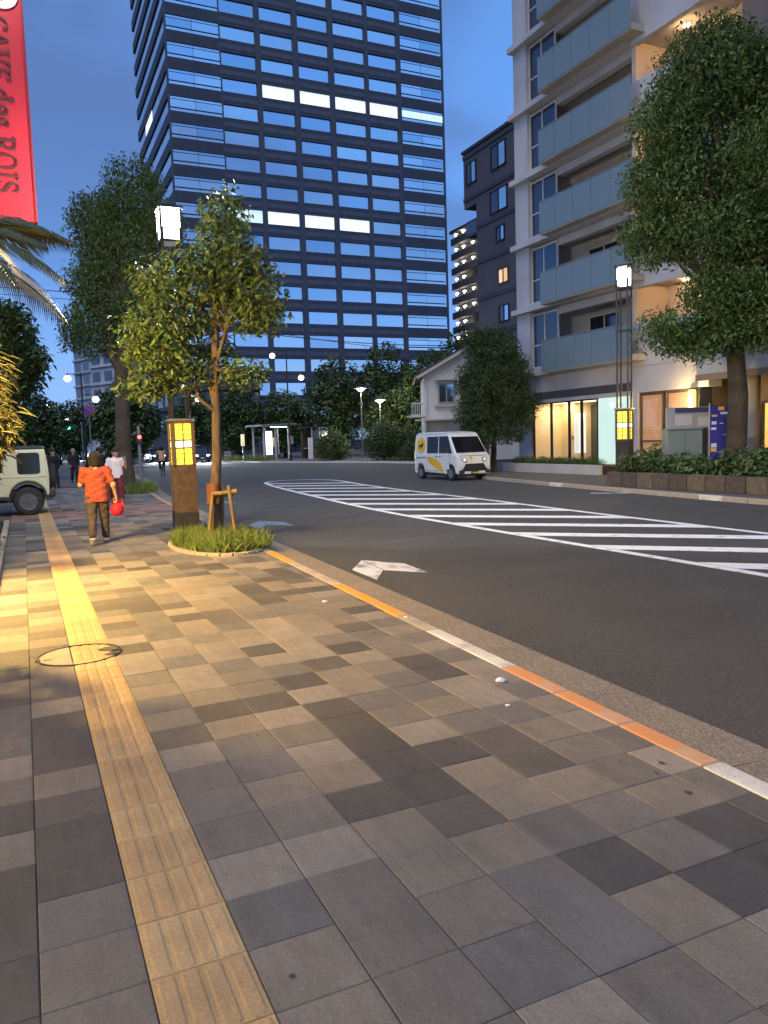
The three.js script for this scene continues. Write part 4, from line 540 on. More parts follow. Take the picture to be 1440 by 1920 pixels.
// ---------------------------------------------------------------- lamps
const amber = glow(1, 0.80, 0.06, 1.5), amberHot = glow(1, 0.93, 0.62, 2.6), lampWhite = glow(0.94, 1, 0.96, 6);
const pillarStone = mat(0.135, 0.088, 0.062, 0.85, 0, { map: T.brick, bumpMap: T.brick, bumpScale: 0.006 }), pillarDark = mat(0.035, 0.033, 0.034, 0.7, 0, { map: T.brick });
function pillarLamp(x, z, turn, label, stone, power, tall = 1) {
  const t = thing('lantern_pillar', label, 'street lamp', [x, 0, z], turn, 'square lantern pillars with tall lamps'), w = 0.44, h = w / 2;
  add('base', [rbx(w, 0.34, w, 0.012, 0, 0.17, 0)], pillarDark, t);
  add('column', [rbx(w - 0.015, 0.94, w - 0.015, 0.012, 0, 0.80, 0)], stone, t);
  add('frame', [rbx(w, 0.05, w, 0.01, 0, 1.29, 0), rbx(w, 0.05, w, 0.01, 0, 2.16, 0), ...[[-1, -1], [1, -1], [1, 1], [-1, 1]].map(([a, b]) => rbx(0.07, 0.9, 0.07, 0.008, a * (h - 0.035), 1.72, b * (h - 0.035))), ...[0, 1, 2, 3].flatMap((k) => [bx(0.02, 0.84, 0.012, 0, 1.725, h - 0.028), bx(w - 0.12, 0.03, 0.012, 0, 1.645, h - 0.026), bx(w - 0.12, 0.03, 0.012, 0, 1.80, h - 0.026), bx(w - 0.12, 0.012, 0.01, 0, 1.42, h - 0.025), bx(w - 0.12, 0.012, 0.01, 0, 1.53, h - 0.025), bx(w - 0.12, 0.012, 0.01, 0, 1.91, h - 0.025), bx(w - 0.12, 0.012, 0.01, 0, 2.02, h - 0.025)].map((g) => g.rotateY(k * Math.PI / 2)))], mat(0.10, 0.07, 0.052, 0.6), t);
  add('cap', rbx(w + 0.05, 0.045, w + 0.05, 0.01, 0, 2.21, 0), M.greyMetal, t);
  for (let k = 0; k < 4; k++) { const q = (n, y, hh, m) => add(n, bx(w - 0.13, hh, 0.012, 0, y, h - 0.045).rotateY(k * Math.PI / 2), m, t); q('lantern_pane', 1.475, 0.32, amber); q('lantern_pane', 1.722, 0.13, amberHot); q('lantern_pane', 1.97, 0.32, amber); }
  for (const [a, b] of [[1, 0], [0, 1], [-1, 0], [0, -1]]) { const p = new THREE.RectAreaLight(new THREE.Color(1, 0.74, 0.2), 2.2, 0.3, 0.8); p.position.set(a * (h + 0.03), 1.72, b * (h + 0.03)); p.lookAt(x, 1.72, z); p.rotation.set(0, Math.atan2(a, b) + Math.PI, 0); t.add(p); }
  for (const [a, b] of [[-1, -1], [1, -1], [1, 1], [-1, 1]]) add('post', rbx(0.05, 3.75, 0.05, 0.008, a * 0.165, 4.1, b * 0.165), M.darkMetal, t);
  add('ring', [rbx(0.42, 0.05, 0.42, 0.01, 0, 5.72, 0), rbx(0.40, 0.04, 0.40, 0.01, 0, 4.5, 0)].map((g) => g), M.darkMetal, t);
  const head = add('lamp_head', [rbx(0.46, 0.05, 0.46, 0.012, 0, 6.36, 0), ...[[-1, -1], [1, -1], [1, 1], [-1, 1]].map(([a, b]) => bx(0.035, 0.6, 0.035, a * 0.185, 6.04, b * 0.185))], M.darkMetal, t);
  add('lamp_glass', rbx(0.33, 0.50, 0.33, 0.03, 0, 6.06, 0), lampWhite, head);
  const p = new THREE.PointLight(new THREE.Color(1, 0.97, 0.86), power); p.position.set(0, 6.06, 0); p.castShadow = true; p.shadow.radius = 8; head.add(p);
  t.scale.y = tall; return t;
}
pillarLamp(2.78, -15.2, 0.0, 'brown stone lantern pillar with glowing yellow panes behind the young tree', pillarStone, 80, 0.945);
pillarLamp(16.85, -18.6, 0.5, 'dark lantern pillar with bright white lamp in front of the flats', pillarDark, 210, 1.03);
pillarLamp(2.45, 9.5, 0.0, 'lantern pillar on the near kerb behind the camera', pillarStone, 100);
pillarLamp(15.6, 3.5, 0.0, 'lantern pillar on the far kerb beside the camera', pillarDark, 110);
function globeLamp(x, z, turn, h, label, power, k = 1) {
  const t = thing('globe_lamp', label, 'street lamp', [x, 0, z], turn, 'twin globe lamps'); const g = glow(1, 0.98, 0.92, 5.5);
  add('pole', [cyl(0.085, 0.05, h, 0, h / 2, 0, 12), cyl(0.14, 0.14, 0.5, 0, 0.25, 0, 12)], M.darkMetal, t);
  for (const [sx, y] of [[-1, h - 0.1], [1, h - 0.1 - 1.45 * k]]) { const a = add('arm', [rod(V3(0, y, 0), V3(sx * 0.95 * k, y, 0), 0.025), rod(V3(sx * 0.9 * k, y, 0), V3(sx * 0.9 * k, y - 0.12, 0), 0.05)], M.darkMetal, t); add('globe', new THREE.SphereGeometry(0.24, 16, 12).scale(1, 0.92, 1).translate(sx * 0.9 * k, y - 0.34, 0), g, a); const p = new THREE.PointLight(new THREE.Color(1, 0.95, 0.86), power); p.position.set(sx * 0.9 * k, y - 0.34, 0); p.castShadow = true; p.shadow.radius = 8; a.add(p); }
}
globeLamp(20.75, -63.6, -0.45, 9.35, 'twin globe lamp at the junction in front of the tower', 20, 1.32);
globeLamp(4.1, -59.5, 0.1, 7.0, 'nearest twin globe lamp far along the left pavement', 14);
globeLamp(3.5, -87.2, 0.1, 6.5, 'farther twin globe lamp along the left pavement', 12);
globeLamp(17.5, -89, 0.3, 8.6, 'twin globe lamp half hidden behind the young tree', 10);
globeLamp(6.6, -115, 0.1, 6.3, 'most distant twin globe lamp on the street', 10);
function parkLamp(x, z, h, label) {
  const t = thing('park_lamp', label, 'lamp', [x, 0, z], 0, 'park lamps with disc tops'); add('pole', cyl(0.07, 0.05, h, 0, h / 2, 0, 12), M.greyMetal, t); add('hood', new THREE.ConeGeometry(0.5, 0.16, 20).translate(0, h + 0.28, 0), M.greyMetal, t); add('bulb', new THREE.CylinderGeometry(0.38, 0.12, 0.2, 20).translate(0, h + 0.09, 0), glow(1, 0.92, 0.74, 5), t); const p = new THREE.PointLight(new THREE.Color(1, 0.88, 0.66), 22); p.position.set(0, h - 0.12, 0); p.castShadow = true; p.shadow.radius = 8; t.add(p);
}
parkLamp(24.05, -55.6, 5.35, 'taller park lamp over the lit bush'); parkLamp(26.2, -56.8, 4.5, 'shorter park lamp to the right of the taller one');
function signal(x, z, turn, h, colour, k, label, ped) {
  const t = thing('traffic_signal', label, 'traffic light', [x, 0, z], turn); add('pole', cyl(0.08, 0.07, h + 0.6, 0, (h + 0.6) / 2, 0, 12), M.greyMetal, t);
  const b = add('housing', ped ? rbx(0.24, 0.46, 0.14, 0.03, 0, h, 0.14) : rbx(1.25, 0.42, 0.2, 0.06, -0.9, h, 0.15), M.blackPlastic, t);
  const c = ped ? [[0, h + 0.1, 1], [0, h - 0.1, 0]] : [[-1.28, h, 1], [-0.9, h, 0], [-0.52, h, 0]];
  c.forEach(([lx, y, on]) => add('lens', cyl(ped ? 0.085 : 0.15, ped ? 0.085 : 0.15, 0.03, 0, 0, 0, 20).rotateX(Math.PI / 2).translate(lx, y, ped ? 0.215 : 0.26), on ? glow(...colour, k) : mat(0.02, 0.02, 0.02, 0.3), b));
  const p = new THREE.PointLight(new THREE.Color(...colour), ped ? 0.15 : 1.5); p.position.set(c[0][0], c[0][1], 0.5); p.castShadow = true; t.add(p);
}
signal(5.7, -86.4, 0, 3.8, [0.08, 1, 0.55], 9, 'green traffic light far along the street'); signal(4.84, -36.9, 0, 1.95, [1, 0.06, 0.05], 8, 'red pedestrian signal between the tall tree and the cyclist', true);
{ // round road sign on the globe-lamp pole side
  const t = thing('road_sign', 'round blue and red road sign far down the pavement', 'sign', [4.55, 0, -60.5]); add('pole', cyl(0.04, 0.04, 4.6, 0, 2.3, 0, 10), M.greyMetal, t); add('plate', cyl(0.42, 0.42, 0.03, 0, 0, 0, 28).rotateX(Math.PI / 2).translate(0, 4.4, 0.06), mat(0.45, 0.05, 0.05, 0.5), t); add('disc', cyl(0.33, 0.33, 0.03, 0, 0, 0, 28).rotateX(Math.PI / 2).translate(0, 4.4, 0.072), mat(0.03, 0.07, 0.35, 0.5), t); add('bar', bx(0.6, 0.08, 0.01, 0, 0, 0).rotateZ(-0.78).translate(0, 4.4, 0.092), mat(0.45, 0.05, 0.05, 0.5), t);
}
{ // slim illuminated pole behind the tall tree
  const t = thing('light_pole', 'slim pole with small stacked white lamps beside the tall street tree', 'street lamp', [4.2, 0, -38]); add('pole', cyl(0.06, 0.05, 6.4, 0, 3.2, 0, 12), M.greyMetal, t); [6.2, 5.3, 4.5, 3.9].forEach((y, i) => add('lamp', rbx(0.13, 0.34 - i * 0.05, 0.13, 0.05, 0, y - 0.4, 0.02), glow(1, 0.97, 0.9, 2.6 - i * 0.5), t)); const p = new THREE.PointLight(new THREE.Color(1, 0.95, 0.85), 3); p.position.set(0.2, 5.4, 0.3); p.castShadow = true; t.add(p);
}
// ---------------------------------------------------------------- shop on the left, out of the picture: its lamps light the pavement
{
  const t = thing('shopfront', 'shop wall with warm wall lamps left of the planting bed', 'building', [-3.4, 0, -9]);
  const wallM = mat(0.42, 0.33, 0.25, 0.85, 0, { map: T.stain });
  add('wall', [b2(-0.4, 0, 0, 0.6, -13, 14), b2(-0.4, 0, 3.0, 5.2, -13, 14), b2(-0.4, 0, 0.6, 3.0, -13, 3.5), b2(-0.4, 0, 0.6, 3.0, 12.5, 14)], wallM, t);
  add('back_wall', b2(-4.2, -4, 0, 3.2, 3.0, 13), mat(0.6, 0.5, 0.4, 0.8), t);
  for (let k = 0; k < 3; k++) { const a = 3.5 + k * 3, w = add('shop_window', [b2(-0.1, 0.04, 0.6, 0.68, a, a + 3), b2(-0.1, 0.04, 2.92, 3.0, a, a + 3), b2(-0.1, 0.04, 0.6, 3.0, a - 0.04, a + 0.04)], M.darkMetal, t); add('pane', b2(-0.06, -0.04, 0.68, 2.92, a + 0.04, a + 2.96), glow(1, 0.72, 0.45, 0.55), w); const ra = new THREE.RectAreaLight(new THREE.Color(1, 0.74, 0.46), 1.3, 2.9, 2.2); ra.position.set(0.02, 1.8, a + 1.5); ra.rotation.y = -Math.PI / 2; w.add(ra); }
  // wall lantern on a bracket
  const b = add('lamp_bracket', [rod(V3(0, 3.35, -0.5), V3(1.55, 3.4, -0.5), 0.025), bx(0.05, 0.3, 0.15, 0.03, 3.35, -0.5), new THREE.CylinderGeometry(0.06, 0.34, 0.2, 20).translate(1.55, 3.28, -0.5)], M.darkMetal, t);
  add('bulb', ball(0.09, 1.55, 3.13, -0.5), glow(1, 0.66, 0.22, 8), b); const p = new THREE.PointLight(new THREE.Color(1, 0.62, 0.17), 195); p.position.set(1.55, 3.13, -0.5); p.castShadow = true; p.shadow.radius = 9; b.add(p);
}
// ---------------------------------------------------------------- red hanging sign
{
  const t = thing('banner_sign', 'tall red hanging sign with dark lettering reading downwards at the left edge', 'sign', [-0.16, 5.75, -15.9], 0.06);
  const w = 1.36, h = 4.75, red = mat(0.46, 0.012, 0.030, 0.6, 0, { map: T.stain });
  add('panel', rbx(w, h, 0.2, 0.015, 0, h / 2, 0), red, t); add('edge_trim', [b2(w / 2 - 0.012, w / 2 + 0.02, 0, h, -0.11, 0.11)], mat(0.20, 0.008, 0.015, 0.6), t);
  const font = await new FontLoader().loadAsync('fonts/droid/droid_serif_regular.typeface.json');
  const tg = new TextGeometry('CAVE des ROIS', { font, size: 0.30, depth: 0.012, curveSegments: 5, bevelEnabled: false }); tg.computeBoundingBox(); const tw = tg.boundingBox.max.x; tg.scale(3.05 / tw, 1.25, 1).translate(-1.525, 0, 0).rotateZ(-Math.PI / 2);
  add('lettering', tg.translate(0.06, 2.0, 0.102), mat(0.06, 0.008, 0.010, 0.7), t);
  add('emblem', cyl(0.27, 0.27, 0.02, 0, 0, 0, 32).rotateX(Math.PI / 2).translate(0.36, 3.9, 0.112), mat(0.6, 0.68, 0.66, 0.5), t); add('emblem_mark', [bx(0.26, 0.03, 0.01, 0.36, 3.95, 0.127), bx(0.03, 0.26, 0.01, 0.36, 3.9, 0.132), bx(0.16, 0.03, 0.01, 0.36, 3.85, 0.127)], mat(0.25, 0.3, 0.28, 0.5), t);
  add('bracket', [b2(-1.6, -0.6, 4.7, 4.78, -0.03, 0.03), b2(-1.6, -0.6, 0.4, 0.48, -0.03, 0.03)], M.darkMetal, t);
  const ar = add('sign_lamp', [rod(V3(0.2, h, 0), V3(0.2, h + 0.35, 0.75), 0.02), rbx(0.3, 0.1, 0.16, 0.02, 0.2, h + 0.33, 0.8)], M.darkMetal, t); add('lamp_face', bx(0.24, 0.02, 0.1, 0.2, h + 0.272, 0.8), glow(1, 0.8, 0.7, 6), ar); const s = new THREE.SpotLight(new THREE.Color(1, 0.80, 0.72), 10, 0, 1.0, 0.6); s.position.set(0.2, h + 0.25, 0.8); s.target.position.set(0.2, 1.6, 0.1); s.castShadow = true; s.shadow.radius = 5; ar.add(s, s.target);
}
// ---------------------------------------------------------------- bus shelter and booth
{
  const t = thing('bus_shelter', 'white bus shelter with lit poster panel and slanted roof', 'bus shelter', [19.9, 0.02, -69.3], 0.42); const wp = mat(0.55, 0.56, 0.58, 0.5);
  for (const [x, z] of [[0.1, 0.2], [1.5, 0.2], [3.1, 0.2], [0.1, -1.3], [1.5, -1.3], [3.1, -1.3]]) add('post', rbx(0.14, 3.0, 0.14, 0.02, x, 1.5, z), wp, t);
  add('roof', [rbx(4.3, 0.16, 2.3, 0.05, 1.75, 3.15, -0.5).rotateZ(0.03)], wp, t); add('gutter', rbx(4.3, 0.2, 0.08, 0.02, 1.75, 3.12, 0.68).rotateZ(0.03), M.greyMetal, t);
  const tube = add('roof_lamp', bx(2.0, 0.06, 0.12, 2.4, 3.02, -0.3), glow(1, 0.98, 0.92, 4), t); const rl = new THREE.RectAreaLight(new THREE.Color(1, 0.97, 0.9), 14, 2.0, 0.12); rl.position.set(2.4, 2.98, -0.3); rl.rotation.x = -Math.PI / 2; tube.add(rl);
  const cv = document.createElement('canvas'); cv.width = 128; cv.height = 320; const c = cv.getContext('2d'); c.fillStyle = '#f2f4f2'; c.fillRect(0, 0, 128, 320); c.fillStyle = '#55606a'; [[60, 60, 22, 8], [52, 84, 30, 10], [58, 110, 18, 12], [50, 140, 34, 9], [60, 168, 20, 12]].forEach((q) => c.fillRect(...q)); c.fillStyle = '#c0524a'; c.fillRect(60, 212, 26, 40); const tx = new THREE.CanvasTexture(cv); tx.colorSpace = THREE.SRGBColorSpace;
  const pp = add('poster_case', rbx(0.9, 2.3, 0.16, 0.02, 0.55, 1.55, 0.3), M.greyMetal, t); add('poster', new THREE.PlaneGeometry(0.78, 2.15).translate(0.55, 1.55, 0.386), new THREE.MeshStandardMaterial({ map: tx, emissiveMap: tx, emissive: 0xffffff, emissiveIntensity: 0.9, roughness: 0.4 }), pp, true); const pr = new THREE.RectAreaLight(new THREE.Color(1, 1, 0.98), 1.2, 0.8, 2.1); pr.position.set(0.55, 1.55, 0.42); pr.rotation.y = Math.PI; pp.add(pr);
  add('back_panel', [b2(1.55, 3.05, 0.5, 2.4, -1.32, -1.28)], M.winGlassDim, t); add('bench', [rbx(1.5, 0.08, 0.42, 0.02, 2.3, 0.46, -0.9), bx(0.06, 0.42, 0.3, 1.7, 0.22, -0.9), bx(0.06, 0.42, 0.3, 2.9, 0.22, -0.9)], mat(0.28, 0.2, 0.12, 0.7), t);
  add('notice_board', [rbx(0.7, 0.9, 0.06, 0.01, 2.5, 1.6, -1.2), rbx(0.55, 0.75, 0.06, 0.01, 3.55, 1.75, 0.1)], mat(0.7, 0.6, 0.42, 0.6), t);
  const b = thing('booth', 'dark glazed booth with a bright tube beside the bus shelter', 'booth', [24.2, 0.02, -67.3], 0.35); add('roof', rbx(2.4, 0.14, 2.0, 0.04, 0.5, 2.85, -0.5), M.darkMetal, b); add('wall', [b2(-0.4, 1.4, 0, 2.7, -1.3, -1.2), b2(-0.4, 1.4, 0, 0.9, 0.28, 0.34)], mat(0.09, 0.06, 0.04, 0.7), b); for (const x of [-0.4, 0.5, 1.4]) add('post', rbx(0.09, 2.8, 0.09, 0.01, x, 1.4, 0.3), M.greyMetal, b); add('window', b2(-0.35, 1.35, 0.92, 2.6, 0.3, 0.32), M.winGlassDim, b); add('counter', b2(-0.3, 1.3, 0.9, 1.0, -1.1, 0.2), mat(0.3, 0.2, 0.1, 0.7), b); add('light_tube', b2(1.15, 1.21, 1.7, 2.5, 0.36, 0.4), glow(1, 0.97, 0.85, 4), b); add('sign_panel', rbx(0.5, 1.9, 0.1, 0.02, -0.7, 0.95, 0.4), mat(0.6, 0.62, 0.62, 0.5), b); const pl = new THREE.PointLight(new THREE.Color(1, 0.9, 0.7), 3); pl.position.set(1.18, 2.1, 0.6); pl.castShadow = true; b.add(pl);
  const i = thing('information_post', 'small cream lit panel on a post left of the bus shelter', 'sign', [17.4, 0, -66.5], 0.3); add('post', cyl(0.05, 0.05, 1.7, 0, 0.85, 0, 10), M.greyMetal, i); add('panel', rbx(0.34, 1.0, 0.08, 0.02, 0, 1.9, 0), glow(0.9, 0.75, 0.45, 0.8), i);
}
// guard rail on the junction corner
{ const t = thing('guard_rail', 'white pipe guard rail on the corner left of the bus shelter', 'railing', [18.1, 0.02, -74], 1.5); for (let k = 0; k < 4; k++) add('post', cyl(0.05, 0.05, 0.85, k * 1.1, 0.42, 0, 10), M.white, t); for (const y of [0.45, 0.8]) add('rail', rod(V3(0, y, 0), V3(3.3, y, 0), 0.04), M.white, t); }
// ---------------------------------------------------------------- cabinet, board and blue banner by the planter
{
  const c = thing('utility_cabinet', 'grey-green utility cabinet standing in the planter shrubs', 'cabinet', [17.05, 0.3, -16.5], -0.42); const cm = mat(0.20, 0.245, 0.225, 0.55, 0, { map: T.stain }); add('body', rbx(0.98, 1.28, 0.5, 0.02, 0, 0.64, 0), cm, c); add('top', rbx(1.04, 0.05, 0.56, 0.015, 0, 1.3, 0), cm, c); for (const x of [-0.245, 0.245]) { const d = add('door', rbx(0.47, 1.16, 0.02, 0.006, x, 0.63, 0.255), cm, c); add('handle', rbx(0.03, 0.12, 0.03, 0.008, x > 0 ? 0.05 : -0.05, 0.66, 0.275), M.greyMetal, d); } add('plinth', bx(1.0, 0.1, 0.52, 0, 0.03, 0), M.kerb, c);
  const b = thing('notice_board', 'grey notice board on posts behind the utility cabinet', 'sign', [17.75, 0.3, -16.9], -0.42); for (const px of [-0.55, 0.6]) add('post', cyl(0.04, 0.04, 1.9, px, 0.95, 0, 10), M.greyMetal, b); add('board', rbx(1.45, 0.62, 0.07, 0.02, 0.02, 1.62, 0.05), mat(0.34, 0.36, 0.37, 0.6), b); add('header', rbx(1.1, 0.14, 0.02, 0.005, 0.1, 1.84, 0.095), mat(0.05, 0.06, 0.16, 0.6), b); add('sheet', [rbx(0.5, 0.3, 0.012, 0.003, -0.2, 1.55, 0.095), rbx(0.35, 0.26, 0.012, 0.003, 0.4, 1.5, 0.095)], mat(0.5, 0.52, 0.5, 0.7), b);
  const cv = document.createElement('canvas'); cv.width = 128; cv.height = 448; const x = cv.getContext('2d'); x.fillStyle = '#2a2f86'; x.fillRect(0, 0, 128, 448); x.fillStyle = '#d8a02a'; x.fillRect(44, 6, 34, 26); x.fillStyle = '#c9cbd8'; [[56, 44, 54, 16], [8, 108, 26, 22], [6, 150, 26, 18], [8, 262, 28, 30], [52, 120, 20, 6], [70, 200, 24, 5]].forEach((q) => x.fillRect(...q)); x.fillStyle = '#c8a640'; x.fillRect(6, 296, 30, 26); x.fillRect(8, 62, 30, 14); const tx = new THREE.CanvasTexture(cv); tx.colorSpace = THREE.SRGBColorSpace;
  const f = thing('blue_banner', 'blue upright banner with white and yellow print beside the tree trunk', 'banner', [18.0, 0.3, -15.95], -0.5); add('pole', cyl(0.018, 0.018, 2.0, -0.34, 1.0, 0, 8), M.white, f); const pg = new THREE.BoxGeometry(0.66, 1.8, 0.02, 4, 8, 1).translate(0, 1.02, 0); const pp = pg.attributes.position; for (let i = 0; i < pp.count; i++) pp.setZ(i, pp.getZ(i) + 0.03 * Math.sin(pp.getX(i) * 7 + pp.getY(i) * 2)); pg.computeVertexNormals(); add('cloth', pg, new THREE.MeshStandardMaterial({ map: tx, roughness: 0.8 }), f, true);
}
// ---------------------------------------------------------------- overhead cables, manhole, litter
function cable(label, a, b, sag, r) { const pts = [...Array(17)].map((_, i) => { const t = i / 16; return a.clone().lerp(b, t).add(V3(0, -4 * sag * t * (1 - t), 0)); }); const m = add('overhead_cable', limb(pts, pts.map(() => r), 5), M.blackPlastic); tag(m, label, 'cable'); }
cable('upper thin cable crossing the sky behind the dark left tree', V3(-8, 13.6, -62), V3(14, 12.4, -58), 0.3, 0.03); cable('lower thin cable just below the other in the sky at the left', V3(-8, 13.2, -62), V3(14, 11.9, -58), 0.35, 0.022);
cable('thin cable across the lower storeys of the tower', V3(12, 9.4, -52), V3(33, 8.4, -50), 0.5, 0.03); cable('thicker cable below the other across the tower foot', V3(13, 9.9, -54), V3(34, 7.6, -51), 0.35, 0.02);
{
  const t = thing('manhole_cover', 'round dark-rimmed manhole cover crossing the yellow tactile strip', 'manhole', [0.29, 0, -6.38]); const ring = (r0, r1, y0, y1) => { const s = new THREE.Shape(); s.absarc(0, 0, r1, 0, Math.PI * 2); const hl = new THREE.Path(); hl.absarc(0, 0, r0, 0, Math.PI * 2, true); s.holes.push(hl); return new THREE.ExtrudeGeometry(s, { depth: y1 - y0, bevelEnabled: false, curveSegments: 48 }).rotateX(-Math.PI / 2).translate(0, y0, 0); };
  add('rim', ring(0.296, 0.312, -0.01, 0.0085), M.iron, t); const s = new THREE.Shape(); for (let i = 0; i <= 30; i++) { const a = Math.acos(-0.065 / 0.294) + (i / 30) * (2 * Math.PI - 2 * Math.acos(-0.065 / 0.294)); s[i ? 'lineTo' : 'moveTo'](Math.cos(a) * 0.294, Math.sin(a) * 0.294); } add('infill', new THREE.ExtrudeGeometry(s, { depth: 0.006, bevelEnabled: false }).rotateX(-Math.PI / 2).translate(0, -0.002, 0), mat(0.34, 0.30, 0.24, 0.85, 0, { map: T.stone }), t);
  add('keyhole', [bx(0.035, 0.012, 0.06, -0.3, 0.004, 0.02), bx(0.06, 0.012, 0.02, -0.23, 0.0, 0.04)], M.iron, t); add('worn_patch', flat([[0.13, -0.06], [0.2, -0.11], [0.28, -0.08], [0.29, 0.02], [0.22, 0.03], [0.17, 0.0]], 0.0098), M.mortar, t); add('worn_patch', flat([[0.16, 0.12], [0.25, 0.06], [0.27, 0.1], [0.2, 0.16]], 0.0098), M.mortar, t);
}
function litter(label, x, z, s, seed, y = 0.002) { const g = new THREE.IcosahedronGeometry(s, 2), p = g.attributes.position; for (let i = 0; i < p.count; i++) { const k = 0.6 + 0.9 * fbm(p.getX(i) / s * 1.7 + seed, p.getY(i) / s * 1.7 + p.getZ(i) / s + seed, seed, 2); p.setXYZ(i, p.getX(i) * k * 1.3, Math.max(p.getY(i) * k * 0.55, -s * 0.25), p.getZ(i) * k); } const m = add('crumpled_paper', g.translate(0, s * 0.25, 0), mat(0.75, 0.74, 0.7, 0.9)); m.geometry.computeVertexNormals(); m.position.set(x, y, z); tag(m, label, 'litter'); }
litter('crumpled white tissue beside the orange kerb blocks', 2.72, -4.16, 0.026, 3); litter('small white scrap lying on the lit tiles', 2.62, -7.15, 0.022, 5); litter('tiny white scrap at the end of the bright orange kerb', 3.0, -6.1, 0.014, 8, 0.005); litter('tiny pale scrap on the dark tiles near the tissue', 2.5, -3.75, 0.012, 9);
// ---------------------------------------------------------------- vehicles: local z is forward
const hwAt = (W, belt, k) => (y) => W / 2 * (1 - (y > belt ? k * (y - belt) : 0));
function profile(pts) { const s = new THREE.Shape(); pts.forEach((p, i) => { if (!i) s.moveTo(p[0], p[1]); else if (p.length === 4) s.quadraticCurveTo(p[2], p[3], p[0], p[1]); else if (p.length === 5) s.absarc(p[0], p[1], p[2], p[3], p[4], true); else s.lineTo(p[0], p[1]); }); return s; }
function hull(shape, W, bev, hw) { const g = new THREE.ExtrudeGeometry(shape, { depth: W - 2 * bev, bevelEnabled: true, bevelSize: bev, bevelThickness: bev, bevelOffset: -bev, bevelSegments: 4, curveSegments: 14 }).rotateY(-Math.PI / 2).translate(W / 2 - bev, 0, 0); const p = g.attributes.position; for (let i = 0; i < p.count; i++) p.setX(i, p.getX(i) * hw(p.getY(i)) / (W / 2)); g.computeVertexNormals(); return g; }
function sidePanel(pts, hw, sx, off, th) { const g = new THREE.ExtrudeGeometry(profile(pts), { depth: th, bevelEnabled: false, curveSegments: 8 }).rotateY(-Math.PI / 2), p = g.attributes.position; for (let i = 0; i < p.count; i++) p.setX(i, sx * (hw(p.getY(i)) + off + (p.getX(i) + th) - th)); g.computeVertexNormals(); return g; }
function rr(z0, z1, y0, y1, r) { return [[z0 + r, y0], [z1 - r, y0], [z1, y0 + r, z1, y0], [z1, y1 - r], [z1 - r, y1, z1, y1], [z0 + r, y1], [z0, y1 - r, z0, y1], [z0, y0 + r], [z0 + r, y0, z0, y0]]; }
function slantPanel(z0, y0, z1, y1, w0, w1, out, th) { const n = V3(0, z0 - z1, y1 - y0).normalize(), P = (w, y, z, o) => V3(w, y, z).addScaledVector(n, o), a = [P(-w0, y0, z0, out), P(w0, y0, z0, out), P(w1, y1, z1, out), P(-w1, y1, z1, out)], b = [P(-w0, y0, z0, out - th), P(w0, y0, z0, out - th), P(w1, y1, z1, out - th), P(-w1, y1, z1, out - th)], pos = [], q = (A, B, C, D) => [A, B, C, A, C, D].forEach((v) => pos.push(v.x, v.y, v.z)); q(...a); q(b[3], b[2], b[1], b[0]); for (let i = 0; i < 4; i++) { const j = (i + 1) % 4; q(a[i], b[i], b[j], a[j]); } const g = new THREE.BufferGeometry(); g.setAttribute('position', new THREE.Float32BufferAttribute(pos, 3)); g.computeVertexNormals(); return g; }
function wheel(parent, x, z, r, w, rimM, spokes, chunky) {
  const o = part('wheel', parent, [x, r, z]), s = Math.sign(x), prof = [[r * 0.62, -w / 2], [r * 0.9, -w / 2], [r * 0.98, -w / 2 + 0.02], [r, -w / 2 + 0.05], [r, w / 2 - 0.05], [r * 0.98, w / 2 - 0.02], [r * 0.9, w / 2], [r * 0.62, w / 2]].map(([a, b]) => new THREE.Vector2(a, b)); const tg = [new THREE.LatheGeometry(prof, 32).rotateZ(Math.PI / 2)];
  if (chunky) for (let k = 0; k < 26; k++) for (const q of [-1, 1]) tg.push(bx(w * 0.42, 0.02, 0.05, q * w * 0.25, r + 0.004, 0).rotateX(k / 26 * 6.283 + q * 0.06)); add('tyre', tg, M.rubber, o);
  const rg = [cyl(r * 0.64, r * 0.64, w * 0.75, 0, 0, 0, 28).rotateZ(Math.PI / 2), cyl(r * 0.16, r * 0.14, 0.03, 0, 0, 0, 14).rotateZ(-s * Math.PI / 2).translate(s * (w * 0.5 - 0.01), 0, 0)]; for (let k = 0; k < spokes; k++) rg.push(rbx(0.022, r * 0.5, r * 0.15, 0.006, s * (w * 0.41), r * 0.36, 0, 0, 1).rotateX(k / spokes * 6.283)); const hub = add('rim', rg, rimM, o); add('rim_lip', new THREE.TorusGeometry(r * 0.62, 0.014, 8, 32).rotateY(Math.PI / 2).translate(s * w * 0.42, 0, 0), rimM, o); return o;
}
